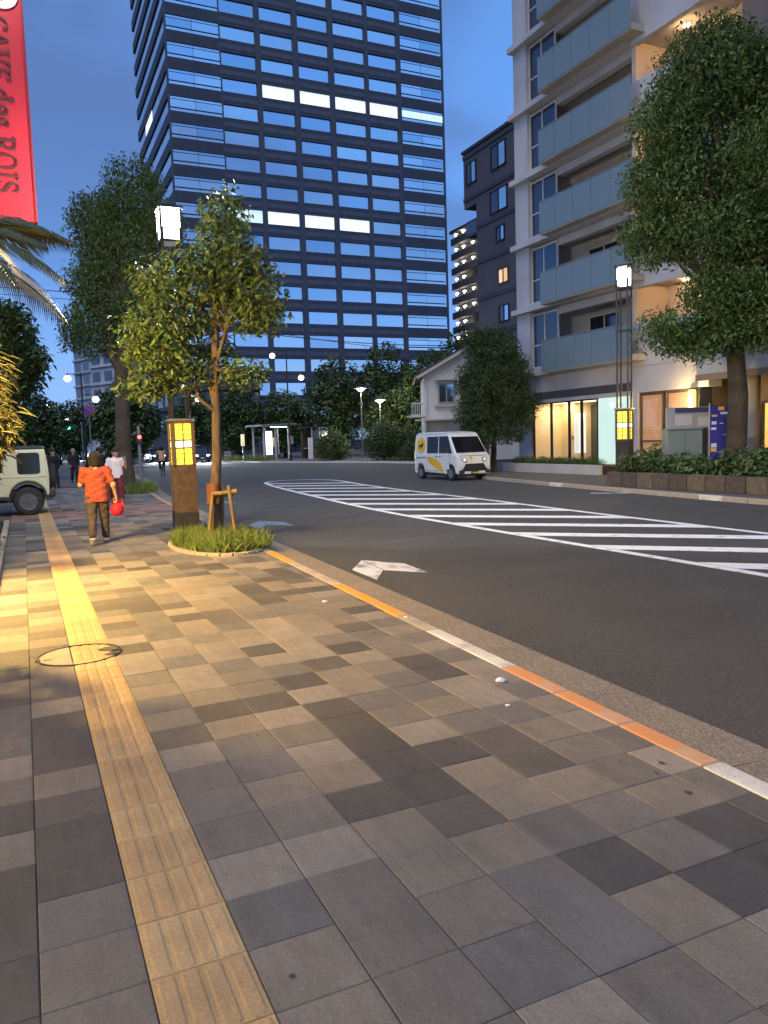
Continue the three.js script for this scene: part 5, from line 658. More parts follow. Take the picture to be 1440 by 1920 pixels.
// white delivery van
{
  const t = thing('delivery_van', 'white delivery van with yellow emblems parked across the road', 'van', [15.45, ROAD, -26.9], 0.03);
  const W = 1.475, hw = hwAt(W, 0.95, 0.1), paint = phys(0.70, 0.70, 0.69, 0.35, { clearcoat: 0.6, clearcoatRoughness: 0.1 }), A = 0.34;
  const body = profile([[-1.68, 0.30], [-1.20 - A, 0.24], [-1.20, 0.28, A, Math.PI, 0], [1.12 - A, 0.24], [1.12, 0.28, A, Math.PI, 0], [1.60, 0.24], [1.69, 0.34, 1.69, 0.24], [1.70, 0.56], [1.66, 0.86], [1.50, 1.02, 1.63, 0.97], [0.98, 1.70], [0.80, 1.83, 0.92, 1.79], [0.3, 1.875, 0.6, 1.86], [-1.35, 1.865], [-1.64, 1.74, -1.60, 1.855], [-1.70, 1.0], [-1.68, 0.30]]);
  add('body', hull(body, W, 0.06, hw), paint, t);
  add('underbody', [b2(-0.6, 0.6, 0.18, 0.5, -1.6, 1.55)], M.blackPlastic, t);
  add('windscreen', slantPanel(1.475, 1.06, 1.015, 1.66, 0.66, 0.60, 0.012, 0.02), M.darkGlass, t); add('wiper', [rod(V3(-0.5, 1.06, 1.52), V3(0.05, 1.12, 1.46), 0.008), rod(V3(0.05, 1.06, 1.52), V3(0.5, 1.14, 1.44), 0.008)], M.blackPlastic, t);
  for (const s of [-1, 1]) {
    const f = add('door', sidePanel(rr(0.28, 1.05, 0.42, 1.0, 0.05), hw, s, 0.001, 0.004), paint, t); add('handle', rbx(0.03, 0.03, 0.13, 0.01, s * (W / 2 + 0.012), 0.93, 0.38), M.blackPlastic, f);
    const sd = add('sliding_door', sidePanel(rr(-0.72, 0.24, 0.36, 1.0, 0.05), hw, s, 0.001, 0.004), paint, t); add('handle', rbx(0.03, 0.03, 0.13, 0.01, s * (W / 2 + 0.012), 0.93, 0.12), M.blackPlastic, sd); add('slide_rail', b2(s * (W / 2 - 0.01), s * (W / 2 + 0.012), 0.86, 0.90, -1.5, -0.7), M.greyMetal, t);
    add('side_window', sidePanel([[0.29, 1.05], [1.26, 1.05], [0.98, 1.63], [0.88, 1.70, 0.94, 1.70], [0.29, 1.70]], hw, s, 0.005, 0.006), M.darkGlass, t); add('side_window', sidePanel(rr(-0.64, 0.22, 1.05, 1.70, 0.05), hw, s, 0.005, 0.006), M.darkGlass, t);
    add('emblem', sidePanel([...Array(28)].map((_, i) => [-1.12 + 0.33 * Math.cos(i / 28 * 6.283), 1.37 + 0.31 * Math.sin(i / 28 * 6.283)]), hw, s, 0.006, 0.004), mat(0.72, 0.46, 0.015, 0.5), t);
    add('emblem_mark', sidePanel([[-1.33, 1.30], [-1.26, 1.40], [-1.16, 1.38], [-1.05, 1.43], [-1.0, 1.52], [-0.96, 1.42], [-0.93, 1.36], [-1.02, 1.30], [-1.05, 1.22], [-1.10, 1.22], [-1.09, 1.30], [-1.2, 1.29], [-1.22, 1.20], [-1.27, 1.20], [-1.26, 1.28]], hw, s, 0.010, 0.004), mat(0.02, 0.02, 0.02, 0.6), t);
    add('yellow_sweep', sidePanel([[-0.62, 0.80], [-0.45, 0.92, -0.6, 0.92], [0.1, 0.82], [0.42, 0.62, 0.3, 0.74], [0.62, 0.40, 0.56, 0.5], [0.5, 0.33, 0.6, 0.33], [0.1, 0.44, 0.3, 0.36], [-0.4, 0.66, -0.2, 0.54], [-0.62, 0.80, -0.6, 0.72]], hw, s, 0.007, 0.004), mat(0.72, 0.44, 0.015, 0.5), t);
    const seam = (z, y0, y1) => sidePanel([[z, y0], [z + 0.012, y0], [z + 0.012, y1], [z, y1]], hw, s, 0.0065, 0.003); add('seam', [seam(0.255, 0.36, 1.72), seam(1.10, 0.62, 1.0), seam(-0.70, 0.36, 1.74), sidePanel([[-0.70, 0.36], [0.255, 0.36], [0.255, 0.372], [-0.70, 0.372]], hw, s, 0.0065, 0.003), sidePanel([[-1.62, 1.80], [0.9, 1.80], [0.9, 1.81], [-1.62, 1.81]], hw, s, 0.0065, 0.003)], M.blackPlastic, t); add('fuel_flap', sidePanel(rr(-1.48, -1.34, 0.66, 0.80, 0.02), hw, s, 0.003, 0.005), paint, t);
    const m = add('mirror', rbx(0.12, 0.2, 0.08, 0.03, s * (W / 2 + 0.12), 1.16, 1.18), M.blackPlastic, t); add('mirror_arm', rod(V3(s * (W / 2 - 0.02), 1.12, 1.2), V3(s * (W / 2 + 0.1), 1.15, 1.18), 0.015), M.blackPlastic, m);
    const hl = add('headlight', [rbx(0.36, 0.20, 0.14, 0.05, s * 0.50, 0.79, 1.62, s * 0.28)], phys(0.5, 0.5, 0.48, 0.08, { clearcoat: 1 }), t); add('bulb', ball(0.05, s * 0.44, 0.79, 1.68, 12), glow(1, 0.82, 0.45, 1.8), hl); add('indicator', rbx(0.1, 0.1, 0.05, 0.02, s * 0.62, 0.83, 1.62, s * 0.4), glow(1, 0.5, 0.12, 0.6), hl);
    const tl = add('tail_light', rbx(0.1, 0.42, 0.05, 0.02, s * 0.66, 0.98, -1.69), mat(0.3, 0.02, 0.02, 0.3), t);
    for (const z of [1.12, -1.20]) wheel(t, s * 0.64, z, 0.275, 0.165, mat(0.28, 0.28, 0.29, 0.45, 0.7), 8);
  }
  add('grille', [slantPanel(1.708, 0.40, 1.70, 0.64, 0.54, 0.40, 0.014, 0.03), ...[0.46, 0.51, 0.56].map((y) => bx(0.9, 0.012, 0.02, 0, y, 1.718))], M.blackPlastic, t); add('bumper', [rbx(1.40, 0.13, 0.1, 0.03, 0, 0.34, 1.66)], M.blackPlastic, t); add('bumper_insert', rbx(0.92, 0.10, 0.03, 0.02, 0, 0.30, 1.715), paint, t);
  const lp = add('number_plate', rbx(0.33, 0.165, 0.012, 0.004, -0.02, 0.31, 1.738), mat(0.03, 0.03, 0.03, 0.5), t); add('digits', [bx(0.05, 0.06, 0.004, -0.1, 0.30, 1.746), bx(0.05, 0.06, 0.004, -0.03, 0.30, 1.746), bx(0.05, 0.06, 0.004, 0.05, 0.30, 1.746), bx(0.05, 0.06, 0.004, 0.11, 0.30, 1.746)], mat(0.6, 0.5, 0.05, 0.5), lp);
  add('front_badge', [new THREE.CylinderGeometry(0.07, 0.07, 0.01, 20).rotateX(Math.PI / 2 - 0.35).translate(-0.14, 0.87, 1.665)], mat(0.72, 0.46, 0.015, 0.5), t); add('bonnet_seam', [slantPanel(1.625, 0.93, 1.62, 0.945, 0.62, 0.62, 0.012, 0.004)], M.blackPlastic, t); add('fog_lamp', [cyl(0.045, 0.045, 0.03, 0, 0, 0, 14).rotateX(Math.PI / 2).translate(-0.55, 0.42, 1.70), cyl(0.045, 0.045, 0.03, 0, 0, 0, 14).rotateX(Math.PI / 2).translate(0.55, 0.42, 1.70)], M.chrome, t); add('roof_rib', [-0.36, -0.12, 0.12, 0.36].map((x) => rbx(0.05, 0.012, 1.9, 0.005, x, 1.872, -0.45)), paint, t);
}
// pale green off-road car
{
  const t = thing('offroad_car', 'pale green boxy off-road car with black roof and arches', 'car', [-1.08, 0, -21.95], -Math.PI / 2);
  const W = 1.56, hw = hwAt(W, 1.0, 0.09), paint = phys(0.47, 0.47, 0.33, 0.32, { clearcoat: 0.8, clearcoatRoughness: 0.08 }), A = 0.44;
  const body = profile([[-1.62, 0.52], [-1.125 - A, 0.46], [-1.125, 0.40, A, Math.PI - 0.14, 0.14], [1.125 - A, 0.46], [1.125, 0.40, A, Math.PI - 0.14, 0.14], [1.66, 0.5], [1.70, 0.62, 1.7, 0.5], [1.68, 1.02], [1.60, 1.08, 1.67, 1.08], [0.62, 1.12], [0.42, 1.58], [0.32, 1.63, 0.39, 1.63], [-1.52, 1.63], [-1.58, 1.56, -1.58, 1.63], [-1.64, 1.0], [-1.62, 0.52]]);
  add('body', hull(body, W, 0.045, hw), paint, t); add('roof', [rbx(1.40, 0.10, 1.98, 0.05, 0, 1.665, -0.58), bx(0.02, 0.03, 1.9, 0.69, 1.66, -0.58), bx(0.02, 0.03, 1.9, -0.69, 1.66, -0.58)], phys(0.02, 0.02, 0.022, 0.3, { clearcoat: 0.6 }), t);
  add('underbody', b2(-0.6, 0.6, 0.32, 0.6, -1.5, 1.5), M.blackPlastic, t); add('windscreen', slantPanel(0.61, 1.15, 0.44, 1.57, 0.70, 0.66, 0.012, 0.02), M.darkGlass, t);
  const glassM = phys(0.02, 0.022, 0.02, 0.08, {});
  for (const s of [-1, 1]) {
    const q = add('quarter_window', sidePanel(rr(-1.44, -0.92, 1.02, 1.55, 0.09), hw, s, 0.004, 0.006), glassM, t); add('door_window', sidePanel([[-0.58, 1.08], [0.50, 1.08], [0.36, 1.54], [-0.58, 1.54]], hw, s, 0.004, 0.006), glassM, t);
    const d = add('door', sidePanel(rr(-0.62, 0.56, 0.52, 1.04, 0.06), hw, s, 0.001, 0.004), paint, t); add('handle', rbx(0.035, 0.035, 0.15, 0.012, s * (W / 2 + 0.015), 0.93, -0.48), M.blackPlastic, d);
    add('crease', [rbx(0.02, 0.03, 3.1, 0.01, s * (W / 2 + 0.001), 0.955, 0)], paint, t); add('sill', b2(s * (W / 2 - 0.06), s * (W / 2 + 0.012), 0.40, 0.47, -0.68, 0.68), M.blackPlastic, t);
    for (const z of [1.125, -1.125]) { const pr = []; for (let i = 0; i <= 16; i++) { const a = Math.PI * (1.04 - 1.08 * i / 16); pr.push([z + 0.50 * Math.cos(a), 0.40 + 0.475 * Math.sin(a)]); } for (let i = 16; i >= 0; i--) { const a = Math.PI * (1.04 - 1.08 * i / 16); pr.push([z + 0.415 * Math.cos(a), 0.40 + 0.40 * Math.sin(a)]); } add('wheel_arch', sidePanel(pr, (y) => W / 2, s, -0.03, 0.085), M.blackPlastic, t); wheel(t, s * 0.70, z, 0.345, 0.20, M.alloy, 5, true); }
    add('headlight', cyl(0.11, 0.11, 0.05, 0, 0, 0, 20).rotateX(Math.PI / 2).translate(s * 0.55, 0.84, 1.70), M.chrome, t); add('tail_light', rbx(0.2, 0.1, 0.05, 0.015, s * 0.60, 0.62, -1.70), mat(0.32, 0.02, 0.02, 0.3), t); add('mirror', rbx(0.16, 0.18, 0.1, 0.03, s * (W / 2 + 0.1), 1.14, 0.44), M.blackPlastic, t);
  }
  add('rear_bumper', rbx(1.52, 0.2, 0.2, 0.05, 0, 0.52, -1.66), M.blackPlastic, t); add('front_bumper', rbx(1.56, 0.24, 0.2, 0.06, 0, 0.54, 1.70), M.blackPlastic, t); add('grille', [rbx(0.9, 0.2, 0.04, 0.02, 0, 0.84, 1.69), ...[-0.3, -0.15, 0, 0.15, 0.3].map((x) => bx(0.03, 0.2, 0.03, x, 0.84, 1.71))], M.blackPlastic, t);
  const sp = part('spare_wheel', t, [0.05, 0.92, -1.72]); add('tyre', new THREE.TorusGeometry(0.26, 0.085, 12, 30), M.rubber, sp); add('cover', cyl(0.2, 0.2, 0.06, 0, 0, 0, 24).rotateX(Math.PI / 2), M.alloy, sp); add('rear_window', slantPanel(-1.648, 1.08, -1.615, 1.52, -0.6, -0.56, 0.006, 0.01), M.darkGlass, t); add('exhaust', rod(V3(-0.4, 0.36, -1.4), V3(-0.4, 0.34, -1.72), 0.025), M.greyMetal, t);
}
// cars coming down the far end of the street
function farCar(label, x, z, turn, rgb, lights, tall) {
  const t = thing('approaching_car', label, 'car', [x, ROAD, z], turn, 'cars at the far junction'), W = 1.7, h = tall ? 1.68 : 1.46, hw = hwAt(W, 0.9, 0.18), A = 0.36, paint = phys(...rgb, 0.25, { clearcoat: 1 });
  add('body', hull(profile([[-2.05, 0.3], [-1.3 - A, 0.24], [-1.3, 0.3, A, Math.PI, 0], [1.3 - A, 0.24], [1.3, 0.3, A, Math.PI, 0], [2.0, 0.26], [2.1, 0.5, 2.1, 0.26], [2.02, 0.78], [1.1, 0.98, 1.9, 0.92], [0.45, h - 0.06], [0.2, h, 0.36, h], [-1.2, h - 0.02], [-1.85, 1.0, -1.6, h - 0.1], [-2.08, 0.9], [-2.05, 0.3]]), W, 0.08, hw), paint, t);
  add('windscreen', slantPanel(1.02, 1.0, 0.47, h - 0.08, 0.72, 0.58, 0.012, 0.02), M.darkGlass, t); for (const s of [-1, 1]) { add('side_window', sidePanel([[-1.5, 1.0], [0.9, 1.0], [0.42, h - 0.12], [-1.1, h - 0.12]], hw, s, 0.004, 0.006), M.darkGlass, t); const hl = add('headlight', rbx(0.36, 0.15, 0.1, 0.05, s * 0.58, 0.68, 2.03, s * 0.3), lights ? glow(0.95, 1, 1, 9) : M.chrome, t); if (lights) { const p = new THREE.SpotLight(new THREE.Color(0.95, 0.98, 1), 90, 0, 0.6, 0.7); p.position.set(s * 0.58, 0.68, 2.14); p.target.position.set(s * 0.58, 0.1, 8); p.castShadow = true; hl.add(p, p.target); } for (const z2 of [1.3, -1.3]) wheel(t, s * 0.74, z2, 0.31, 0.19, M.alloy, 6); }
  add('grille', rbx(0.9, 0.16, 0.05, 0.02, 0, 0.55, 2.07), M.blackPlastic, t); add('number_plate', rbx(0.33, 0.165, 0.01, 0.003, 0, 0.42, 2.12), M.white, t); add('bumper', rbx(1.6, 0.14, 0.12, 0.04, 0, 0.33, 2.02), M.blackPlastic, t);
}
farCar('dark car with bright headlights left of the cyclist', 12.9, -86, 0.06, [0.02, 0.03, 0.04], true);
farCar('dark tall car with headlights behind the young tree trunk', 15.3, -76, 0.05, [0.025, 0.027, 0.03], true, true);
farCar('distant white car with headlights behind the orange shirt', 9.3, -118, 0, [0.5, 0.5, 0.5], true);
farCar('distant dark car with headlights beyond the black-clad walker', 7.0, -125, 0, [0.03, 0.03, 0.05], true);
// ---------------------------------------------------------------- people: bodies meshed from tapered bones
function distTo(bones, k, x, y, z) {
  let d = 9; for (const b of bones) { const [a, e, r0, r1] = b, ex = e.x - a.x, ey = e.y - a.y, ez = e.z - a.z, px = x - a.x, py = y - a.y, pz = z - a.z, l = ex * ex + ey * ey + ez * ez || 1e-9, t = Math.min(1, Math.max(0, (px * ex + py * ey + pz * ez) / l)), q = Math.sqrt((px - ex * t) ** 2 + (py - ey * t) ** 2 + ((pz - ez * t) * (b[4] || 1)) ** 2) - (r0 + (r1 - r0) * t); const kk = b[5] ?? k, h = Math.max(kk - Math.abs(d - q), 0) / kk; d = Math.min(d, q) - h * h * kk * 0.25; } return d;
}
const mcMat = new THREE.MeshStandardMaterial();
function flipped(g) { g.scale(-1, 1, 1); for (const n of ['position', 'normal']) { const a = g.attributes[n].array; for (let i = 0; i < a.length; i += 9) for (let c = 0; c < 3; c++) { const t = a[i + 3 + c]; a[i + 3 + c] = a[i + 6 + c]; a[i + 6 + c] = t; } } return g; }
function march(bones, k, c, s, R, lo = -9, hi = 9, fold = 0) {
  const F = (x, y, z) => Math.max(distTo(bones, k, x, y, z) + (fold ? fold * (Math.sin(x * 31 + y * 47 + Math.sin(z * 23 + y * 9) * 1.4) * 0.6 + Math.sin(y * 83 - x * 39 + z * 27) * 0.4) : 0), lo - y, y - hi);
  const mc = new MarchingCubes(R, mcMat, false, false, 60000); mc.isolation = 0; const half = R / 2;
  for (let z = 0; z < R; z++) for (let y = 0; y < R; y++) for (let x = 0; x < R; x++) mc.field[(z * R + y) * R + x] = -F(c.x + (x - half) / half * s, c.y + (y - half) / half * s, c.z + (z - half) / half * s);
  mc.update(); const n = mc.count, pos = new Float32Array(n * 3), nor = new Float32Array(n * 3), e = 0.004;
  for (let i = 0; i < n; i++) { const x = c.x + mc.positionArray[i * 3] * s, y = c.y + mc.positionArray[i * 3 + 1] * s, z = c.z + mc.positionArray[i * 3 + 2] * s; pos.set([x, y, z], i * 3); const g = V3(F(x + e, y, z) - F(x - e, y, z), F(x, y + e, z) - F(x, y - e, z), F(x, y, z + e) - F(x, y, z - e)).normalize(); nor.set([g.x, g.y, g.z], i * 3); }
  const g = new THREE.BufferGeometry(); g.setAttribute('position', new THREE.BufferAttribute(pos, 3)); g.setAttribute('normal', new THREE.BufferAttribute(nor, 3)); return g;
}
// one head and two hand poses, shared
const HEAD = march([[V3(0, 0.03, -0.015), V3(0, 0.03, 0.012), 0.088, 0.084], [V3(0, -0.03, 0.03), V3(0, -0.085, 0.05), 0.062, 0.034], [V3(0, 0.012, 0.088), V3(0, -0.028, 0.104), 0.008, 0.014, 1, 0.012], [V3(-0.045, 0.03, 0.075), V3(0.045, 0.03, 0.075), 0.013, 0.013, 1, 0.02], [V3(-0.02, -0.06, 0.086), V3(0.02, -0.06, 0.086), 0.009, 0.009, 1, 0.01], [V3(0.086, 0.005, -0.008), V3(0.088, -0.03, 0), 0.014, 0.009, 1, 0.01], [V3(-0.086, 0.005, -0.008), V3(-0.088, -0.03, 0), 0.014, 0.009, 1, 0.01], [V3(0, -0.04, -0.03), V3(0, -0.16, -0.03), 0.056, 0.054, 1, 0.05]], 0.04, V3(0, -0.03, 0.01), 0.17, 56);
function handGeo(curl, seed) {   // wrist at origin, fingers towards -y, palm facing +z
  const b = [[V3(0, 0, 0), V3(0, -0.05, 0.004), 0.023, 0.028, 1.7, 0.03], [V3(-0.024, -0.035, 0), V3(0.024, -0.035, 0), 0.016, 0.016, 1.2, 0.03], [V3(-0.026, -0.075, 0.004), V3(0.026, -0.075, 0.004), 0.0135, 0.0135, 1, 0.02]];
  [[-0.030, 0.056], [-0.010, 0.070], [0.010, 0.076], [0.030, 0.068]].forEach(([x, L], i) => { let p = V3(x, -0.08, 0.004), a = curl * 0.5; for (let j = 0; j < 3; j++) { const l = L * [0.45, 0.32, 0.25][j], q = p.clone().add(V3(x * 0.04, -Math.cos(a) * l, Math.sin(a) * l)); b.push([p, q, 0.0098 - j * 0.0008, 0.009 - j * 0.0008, 1, 0.004]); p = q; a += curl * 0.75; } });
  let p = V3(0.028, -0.025, 0.008), a = 0.7; for (const l of [0.038, 0.03, 0.024]) { const q = p.clone().add(V3(Math.sin(a) * l, -Math.cos(a) * l, l * (0.25 + curl * 0.35))); b.push([p, q, 0.0115, 0.0095, 1, 0.006]); p = q; a -= 0.45; }
  return march(b, 0.01, V3(0, -0.075, 0.02), 0.105, 50);
}
const HAND = [handGeo(0.35), handGeo(1.3)];
function put(geo, at, x, y, z, s = 1, flip) { const g = geo.clone(); if (flip) { g.scale(-1, 1, 1); } g.applyMatrix4(new THREE.Matrix4().compose(at, new THREE.Quaternion().setFromEuler(new THREE.Euler(x, y, z, 'YXZ')), V3(s, s, s))); return g; }
const skin = mat(0.42, 0.24, 0.15, 0.6);
function person(label, pos, turn, J, col, opt = {}) {
  const t = thing('person', label, 'person', pos, turn, opt.group), v = (a) => V3(...a), R = opt.res || 1, wide = opt.wide || 1, b = [];
  const hip = v(J.hip), chest = v(J.chest), neck = v(J.neck), head = v(J.head);
  b.push([hip, chest, 0.10 * wide, 0.115 * wide, 1.25], [chest, neck, 0.10, 0.052], [neck, head, 0.05, 0.05]);
  const arms = [], legs = []; for (const s of ['L', 'R']) { const [sh, el, wr] = J['arm' + s].map(v), [hp, kn, an] = J['leg' + s].map(v); arms.push([sh, el, wr]); legs.push([hp, kn, an]); b.push([chest, sh, 0.075, 0.045], [sh, el, 0.043, 0.036], [el, wr, 0.036, 0.025], [hp, kn, 0.075, 0.05], [kn, an, 0.05, 0.034]); }
  const body = [march(b, 0.04, V3(0, 0.86, 0.02), 0.92, Math.round(96 * R)), put(HEAD, head, J.tilt || 0, J.look || 0, 0)];
  arms.forEach(([, el, wr], i) => { const d = wr.clone().sub(el).normalize(), q = new THREE.Quaternion().setFromUnitVectors(V3(0, -1, 0), d), g = HAND[J.grip === (i ? 'R' : 'L') ? 1 : 0].clone(); if (i) flipped(g); g.rotateY(i ? Math.PI / 2 : -Math.PI / 2); g.applyQuaternion(q).translate(wr.x, wr.y, wr.z); body.push(g); });
  add('body', body, skin, t);
  const sb = [[V3(hip.x - 0.066, hip.y - 0.2, hip.z), V3(chest.x - 0.05, chest.y, chest.z), 0.128 * wide, 0.105 * wide, 1.1], [V3(hip.x + 0.066, hip.y - 0.2, hip.z), V3(chest.x + 0.05, chest.y, chest.z), 0.128 * wide, 0.105 * wide, 1.1], [chest, V3(neck.x, neck.y - 0.02, neck.z), 0.10, 0.062]]; arms.forEach(([sh, el]) => { const e = sh.clone().lerp(el, opt.sleeve || 0.62); sb.push([chest, sh, 0.085, 0.056], [sh, e, 0.057, 0.056]); if (opt.long) { const w = arms[arms.findIndex((a) => a[0] === sh)][2]; sb.push([e, el, 0.06, 0.055], [el, w, 0.054, 0.042]); } });
  add('shirt', march(sb, 0.05, V3(0, 1.05, 0.02), 0.5, Math.round(72 * R), hip.y - (opt.hem ?? 0.13), 9, 0.007), mat(...col.shirt, 0.85), t);
  const lb = [[V3(hip.x - 0.06, hip.y + 0.03, hip.z), V3(hip.x + 0.06, hip.y + 0.03, hip.z), 0.100 * wide, 0.100 * wide, 1.1]]; const flare = opt.flare || 1; legs.forEach(([hp, kn, an]) => lb.push([hp, kn, 0.102 * wide, 0.074 * flare], [kn, V3(an.x, an.y + 0.02, an.z), 0.074 * flare, 0.062 * flare]));
  add('trousers', march(lb, 0.03, V3(0, 0.48, 0), 0.56, Math.round(76 * R), 0.03, hip.y - 0.03, 0.006), mat(...col.trousers, 0.85), t);
  const m4 = new THREE.Matrix4().compose(head, new THREE.Quaternion().setFromEuler(new THREE.Euler(J.tilt || 0, J.look || 0, 0, 'YXZ')), V3(1, 1, 1));
  const hb = [[V3(0, 0.045, -0.025), V3(0, 0.06, 0.02), 0.098, 0.088], [V3(0, 0.01, -0.05), V3(0, -0.05, -0.06), 0.085, 0.06]]; if (opt.bob) hb.push([V3(0, 0, -0.045), V3(0, -0.1, -0.05), 0.098, 0.075], [V3(0.07, 0.02, -0.01), V3(0.08, -0.07, -0.005), 0.04, 0.025], [V3(-0.07, 0.02, -0.01), V3(-0.08, -0.07, -0.005), 0.04, 0.025]);
  add('hair', march(hb, 0.03, V3(0, 0, -0.02), 0.18, Math.round(48 * R)).applyMatrix4(m4), mat(...col.hair, 0.9), t);
  legs.forEach(([, kn, an], i) => { const f = v(J['toe' + 'LR'[i]]), d = f.clone().sub(an); const g = march([[V3(an.x, an.y - 0.03, an.z), f.clone().lerp(an, 0.45).setY(Math.min(an.y, f.y + 0.035) - 0.005), 0.05, 0.045], [f.clone().lerp(an, 0.45).setY(Math.min(an.y, f.y + 0.035) - 0.005), f, 0.045, 0.036]], 0.03, an.clone().lerp(f, 0.45), 0.17, Math.round(44 * R)); add('shoe', g, mat(...col.shoes, 0.7), t); });
  return t;
}
const walkAway = { hip: [0, 0.84, 0], chest: [0, 1.17, 0.02], neck: [0, 1.30, 0.04], head: [0, 1.405, 0.085], tilt: 0.42, look: 0.1, grip: 'R', armL: [[0.185, 1.235, 0.02], [0.25, 1.0, 0.06], [0.13, 1.0, 0.28]], armR: [[-0.185, 1.235, 0.02], [-0.265, 0.985, -0.03], [-0.30, 0.785, 0.02]], legL: [[0.085, 0.82, 0], [0.095, 0.45, -0.04], [0.1, 0.155, -0.27]], legR: [[-0.085, 0.82, 0], [-0.1, 0.46, 0.11], [-0.1, 0.095, 0.16]], toeL: [0.105, 0.038, -0.16], toeR: [-0.11, 0.038, 0.31] };
person('person in orange-red shirt walking away with a red cap in hand', [1.07, 0.002, -13.75], Math.PI - 0.1, walkAway, { shirt: [0.27, 0.048, 0.022], trousers: [0.055, 0.042, 0.036], hair: [0.006, 0.005, 0.004], shoes: [0.70, 0.67, 0.58] }, { sleeve: 0.7, wide: 1.08, bob: true });
const front = { hip: [0, 0.84, 0], chest: [0, 1.18, 0.01], neck: [0, 1.33, 0.01], head: [0.01, 1.45, 0.04], tilt: 0.1, look: 0.3, armL: [[0.18, 1.25, 0], [0.29, 1.02, -0.02], [0.27, 1.22, 0.12]], armR: [[-0.18, 1.25, 0], [-0.27, 1.0, 0.02], [-0.28, 0.85, 0.2]], legL: [[0.09, 0.82, 0], [0.1, 0.46, 0.08], [0.1, 0.09, 0.1]], legR: [[-0.09, 0.82, 0], [-0.1, 0.45, -0.02], [-0.1, 0.12, -0.2]], toeL: [0.11, 0.038, 0.24], toeR: [-0.105, 0.038, -0.08] };
person('person in white shirt and maroon trousers walking towards the camera', [2.42, 0.002, -23.9], 0.05, front, { shirt: [0.66, 0.55, 0.56], trousers: [0.13, 0.012, 0.02], hair: [0.02, 0.015, 0.012], shoes: [0.12, 0.1, 0.1] }, { wide: 1.2, flare: 1.35, res: 0.8 });
const stand = { hip: [0, 0.86, 0], chest: [0, 1.21, 0.01], neck: [0, 1.37, 0.01], head: [0, 1.49, 0.03], armL: [[0.17, 1.29, 0], [0.23, 1.05, -0.04], [0.22, 0.83, 0.03]], armR: [[-0.17, 1.29, 0], [-0.23, 1.05, 0.0], [-0.2, 0.86, 0.12]], legL: [[0.08, 0.84, 0], [0.09, 0.46, 0.1], [0.09, 0.09, 0.13]], legR: [[-0.08, 0.84, 0], [-0.09, 0.46, -0.03], [-0.09, 0.13, -0.22]], toeL: [0.1, 0.038, 0.27], toeR: [-0.095, 0.038, -0.1] };
person('black-clad person with pale hair approaching beyond the off-road car', [2.15, 0.002, -39.6], 0.1, stand, { shirt: [0.012, 0.012, 0.014], trousers: [0.012, 0.012, 0.014], hair: [0.28, 0.2, 0.16], shoes: [0.02, 0.02, 0.02] }, { res: 0.6, long: true });
person('tall dark figure seen just behind the orange-shirted walker', [2.7, 0.002, -31.6], Math.PI, stand, { shirt: [0.012, 0.011, 0.012], trousers: [0.02, 0.018, 0.016], hair: [0.03, 0.018, 0.012], shoes: [0.02, 0.02, 0.02] }, { res: 0.6, long: true });
person('dark-clad person standing just right of the off-road car', [1.12, 0.002, -35.5], 0.4, stand, { shirt: [0.012, 0.014, 0.022], trousers: [0.014, 0.014, 0.02], hair: [0.015, 0.012, 0.01], shoes: [0.02, 0.02, 0.02] }, { res: 0.6, long: true });
// red cap
{
  const t = thing('red_cap', 'bright red cap with small white mark held by the walker', 'cap', [1.375, 0.56, -13.74], 0), red = mat(0.72, 0.01, 0.018, 0.7); const d = new THREE.SphereGeometry(0.105, 24, 14, 0, 6.283, 0, Math.PI * 0.6).scale(1, 1.15, 1.05); add('crown', d, red, t); const s = new THREE.Shape(); s.absellipse(0, 0, 0.1, 0.13, 0, Math.PI); add('brim', new THREE.ExtrudeGeometry(s, { depth: 0.006, bevelEnabled: true, bevelSize: 0.003, bevelThickness: 0.003, bevelSegments: 1 }).rotateX(Math.PI / 2 + 0.25).translate(0, -0.02, 0.08), red, t); add('button', ball(0.012, 0, 0.122, 0, 8), red, t); add('mark', new THREE.SphereGeometry(0.108, 10, 6, 1.2, 0.5, 1.35, 0.25).scale(1, 1.15, 1.05), mat(0.75, 0.6, 0.5, 0.7), t); t.rotation.set(Math.PI / 2 - 0.35, Math.PI - 0.25, 0, 'XYZ');
}
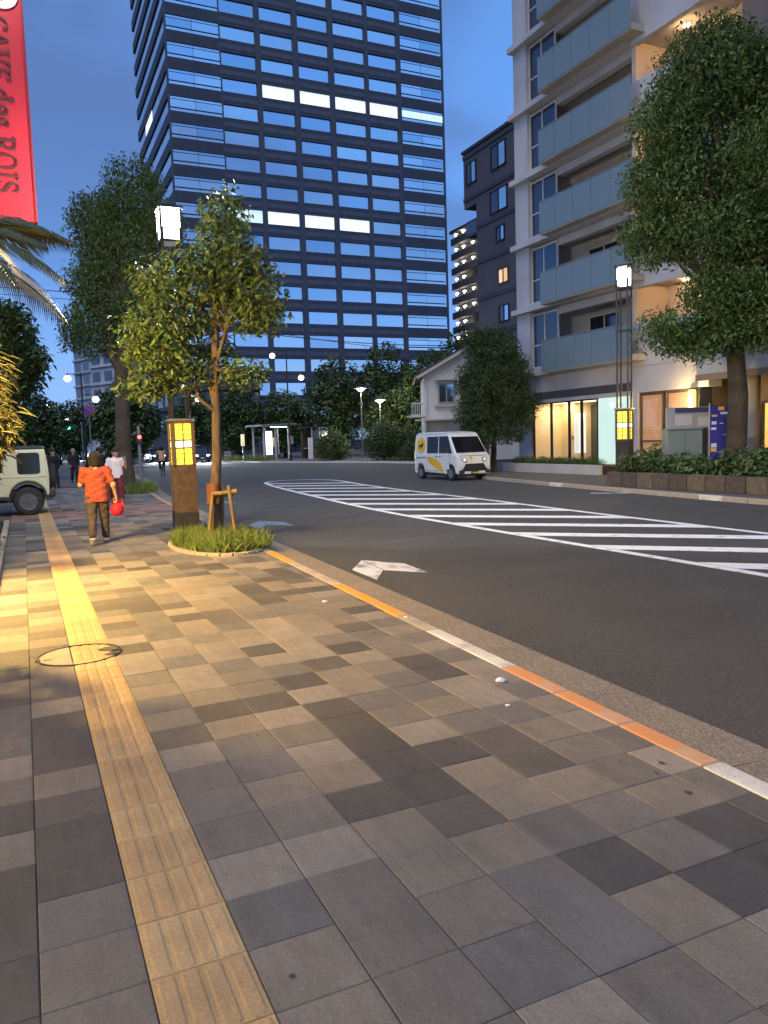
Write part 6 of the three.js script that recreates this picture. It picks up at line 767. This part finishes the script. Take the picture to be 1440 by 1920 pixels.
// cyclist and bicycle
{
  const ride = { hip: [0, 0.98, -0.18], chest: [0, 1.3, 0.0], neck: [0, 1.44, 0.06], head: [0, 1.55, 0.1], armL: [[0.18, 1.37, 0.03], [0.28, 1.14, 0.2], [0.25, 1.02, 0.42]], armR: [[-0.18, 1.37, 0.03], [-0.28, 1.14, 0.2], [-0.25, 1.02, 0.42]], legL: [[0.085, 0.95, -0.16], [0.11, 0.74, 0.22], [0.1, 0.40, 0.05]], legR: [[-0.085, 0.95, -0.16], [-0.11, 0.58, 0.16], [-0.1, 0.19, 0.0]], toeL: [0.1, 0.34, 0.2], toeR: [-0.1, 0.13, 0.15] };
  person('cyclist in tan shirt riding away beyond the lantern pillar', [7.06, ROAD, -44.9], Math.PI, ride, { shirt: [0.46, 0.24, 0.14], trousers: [0.015, 0.015, 0.018], hair: [0.012, 0.01, 0.01], shoes: [0.35, 0.35, 0.36] }, { res: 0.7, bob: true });
  const t = thing('bicycle', 'dark bicycle ridden by the tan-shirted cyclist', 'bicycle', [7.06, ROAD, -44.9], Math.PI); const R = 0.33;
  for (const z of [-0.5, 0.56]) { const w = part('wheel', t, [0, R, z]); add('tyre', new THREE.TorusGeometry(R - 0.02, 0.02, 8, 32).rotateY(Math.PI / 2), M.rubber, w); add('rim', [new THREE.TorusGeometry(R - 0.045, 0.01, 6, 32).rotateY(Math.PI / 2), ...[...Array(12)].map((_, i) => rod(V3(0, 0, 0), V3(0, Math.cos(i * 0.5236) * (R - 0.05), Math.sin(i * 0.5236) * (R - 0.05)), 0.002, 4)), cyl(0.03, 0.03, 0.08, 0, 0, 0, 10).rotateZ(Math.PI / 2)], M.greyMetal, w); }
  add('frame', [rod(V3(0, R, -0.5), V3(0, 0.28, 0), 0.013), rod(V3(0, 0.28, 0), V3(0, 0.8, -0.16), 0.016), rod(V3(0, 0.28, 0), V3(0, 0.72, 0.42), 0.018), rod(V3(0, R, -0.5), V3(0, 0.72, -0.14), 0.011), rod(V3(0, R, 0.56), V3(0, 0.98, 0.36), 0.015)], M.darkMetal, t); add('handlebar', [rod(V3(-0.28, 1.0, 0.40), V3(0.28, 1.0, 0.40), 0.013), rod(V3(0, 0.9, 0.38), V3(0, 1.0, 0.40), 0.014)], M.greyMetal, t); add('saddle', rbx(0.17, 0.07, 0.26, 0.03, 0, 0.85, -0.18), M.blackPlastic, t); add('mudguard', new THREE.TorusGeometry(R + 0.02, 0.018, 6, 20, Math.PI).rotateY(Math.PI / 2).translate(0, R, -0.5), M.darkMetal, t); add('pedals', [rod(V3(-0.14, 0.17, 0.05), V3(-0.04, 0.17, 0.05), 0.015), rod(V3(0.04, 0.39, -0.04), V3(0.14, 0.39, 0.05), 0.015), rod(V3(-0.04, 0.28, 0), V3(-0.04, 0.17, 0.05), 0.01), rod(V3(0.04, 0.28, 0), V3(0.04, 0.39, -0.02), 0.01)], M.greyMetal, t);
}
scene.traverse((o) => { if (o.isMesh) { o.castShadow = true; o.receiveShadow = true; } });
renderer.render(scene, camera);
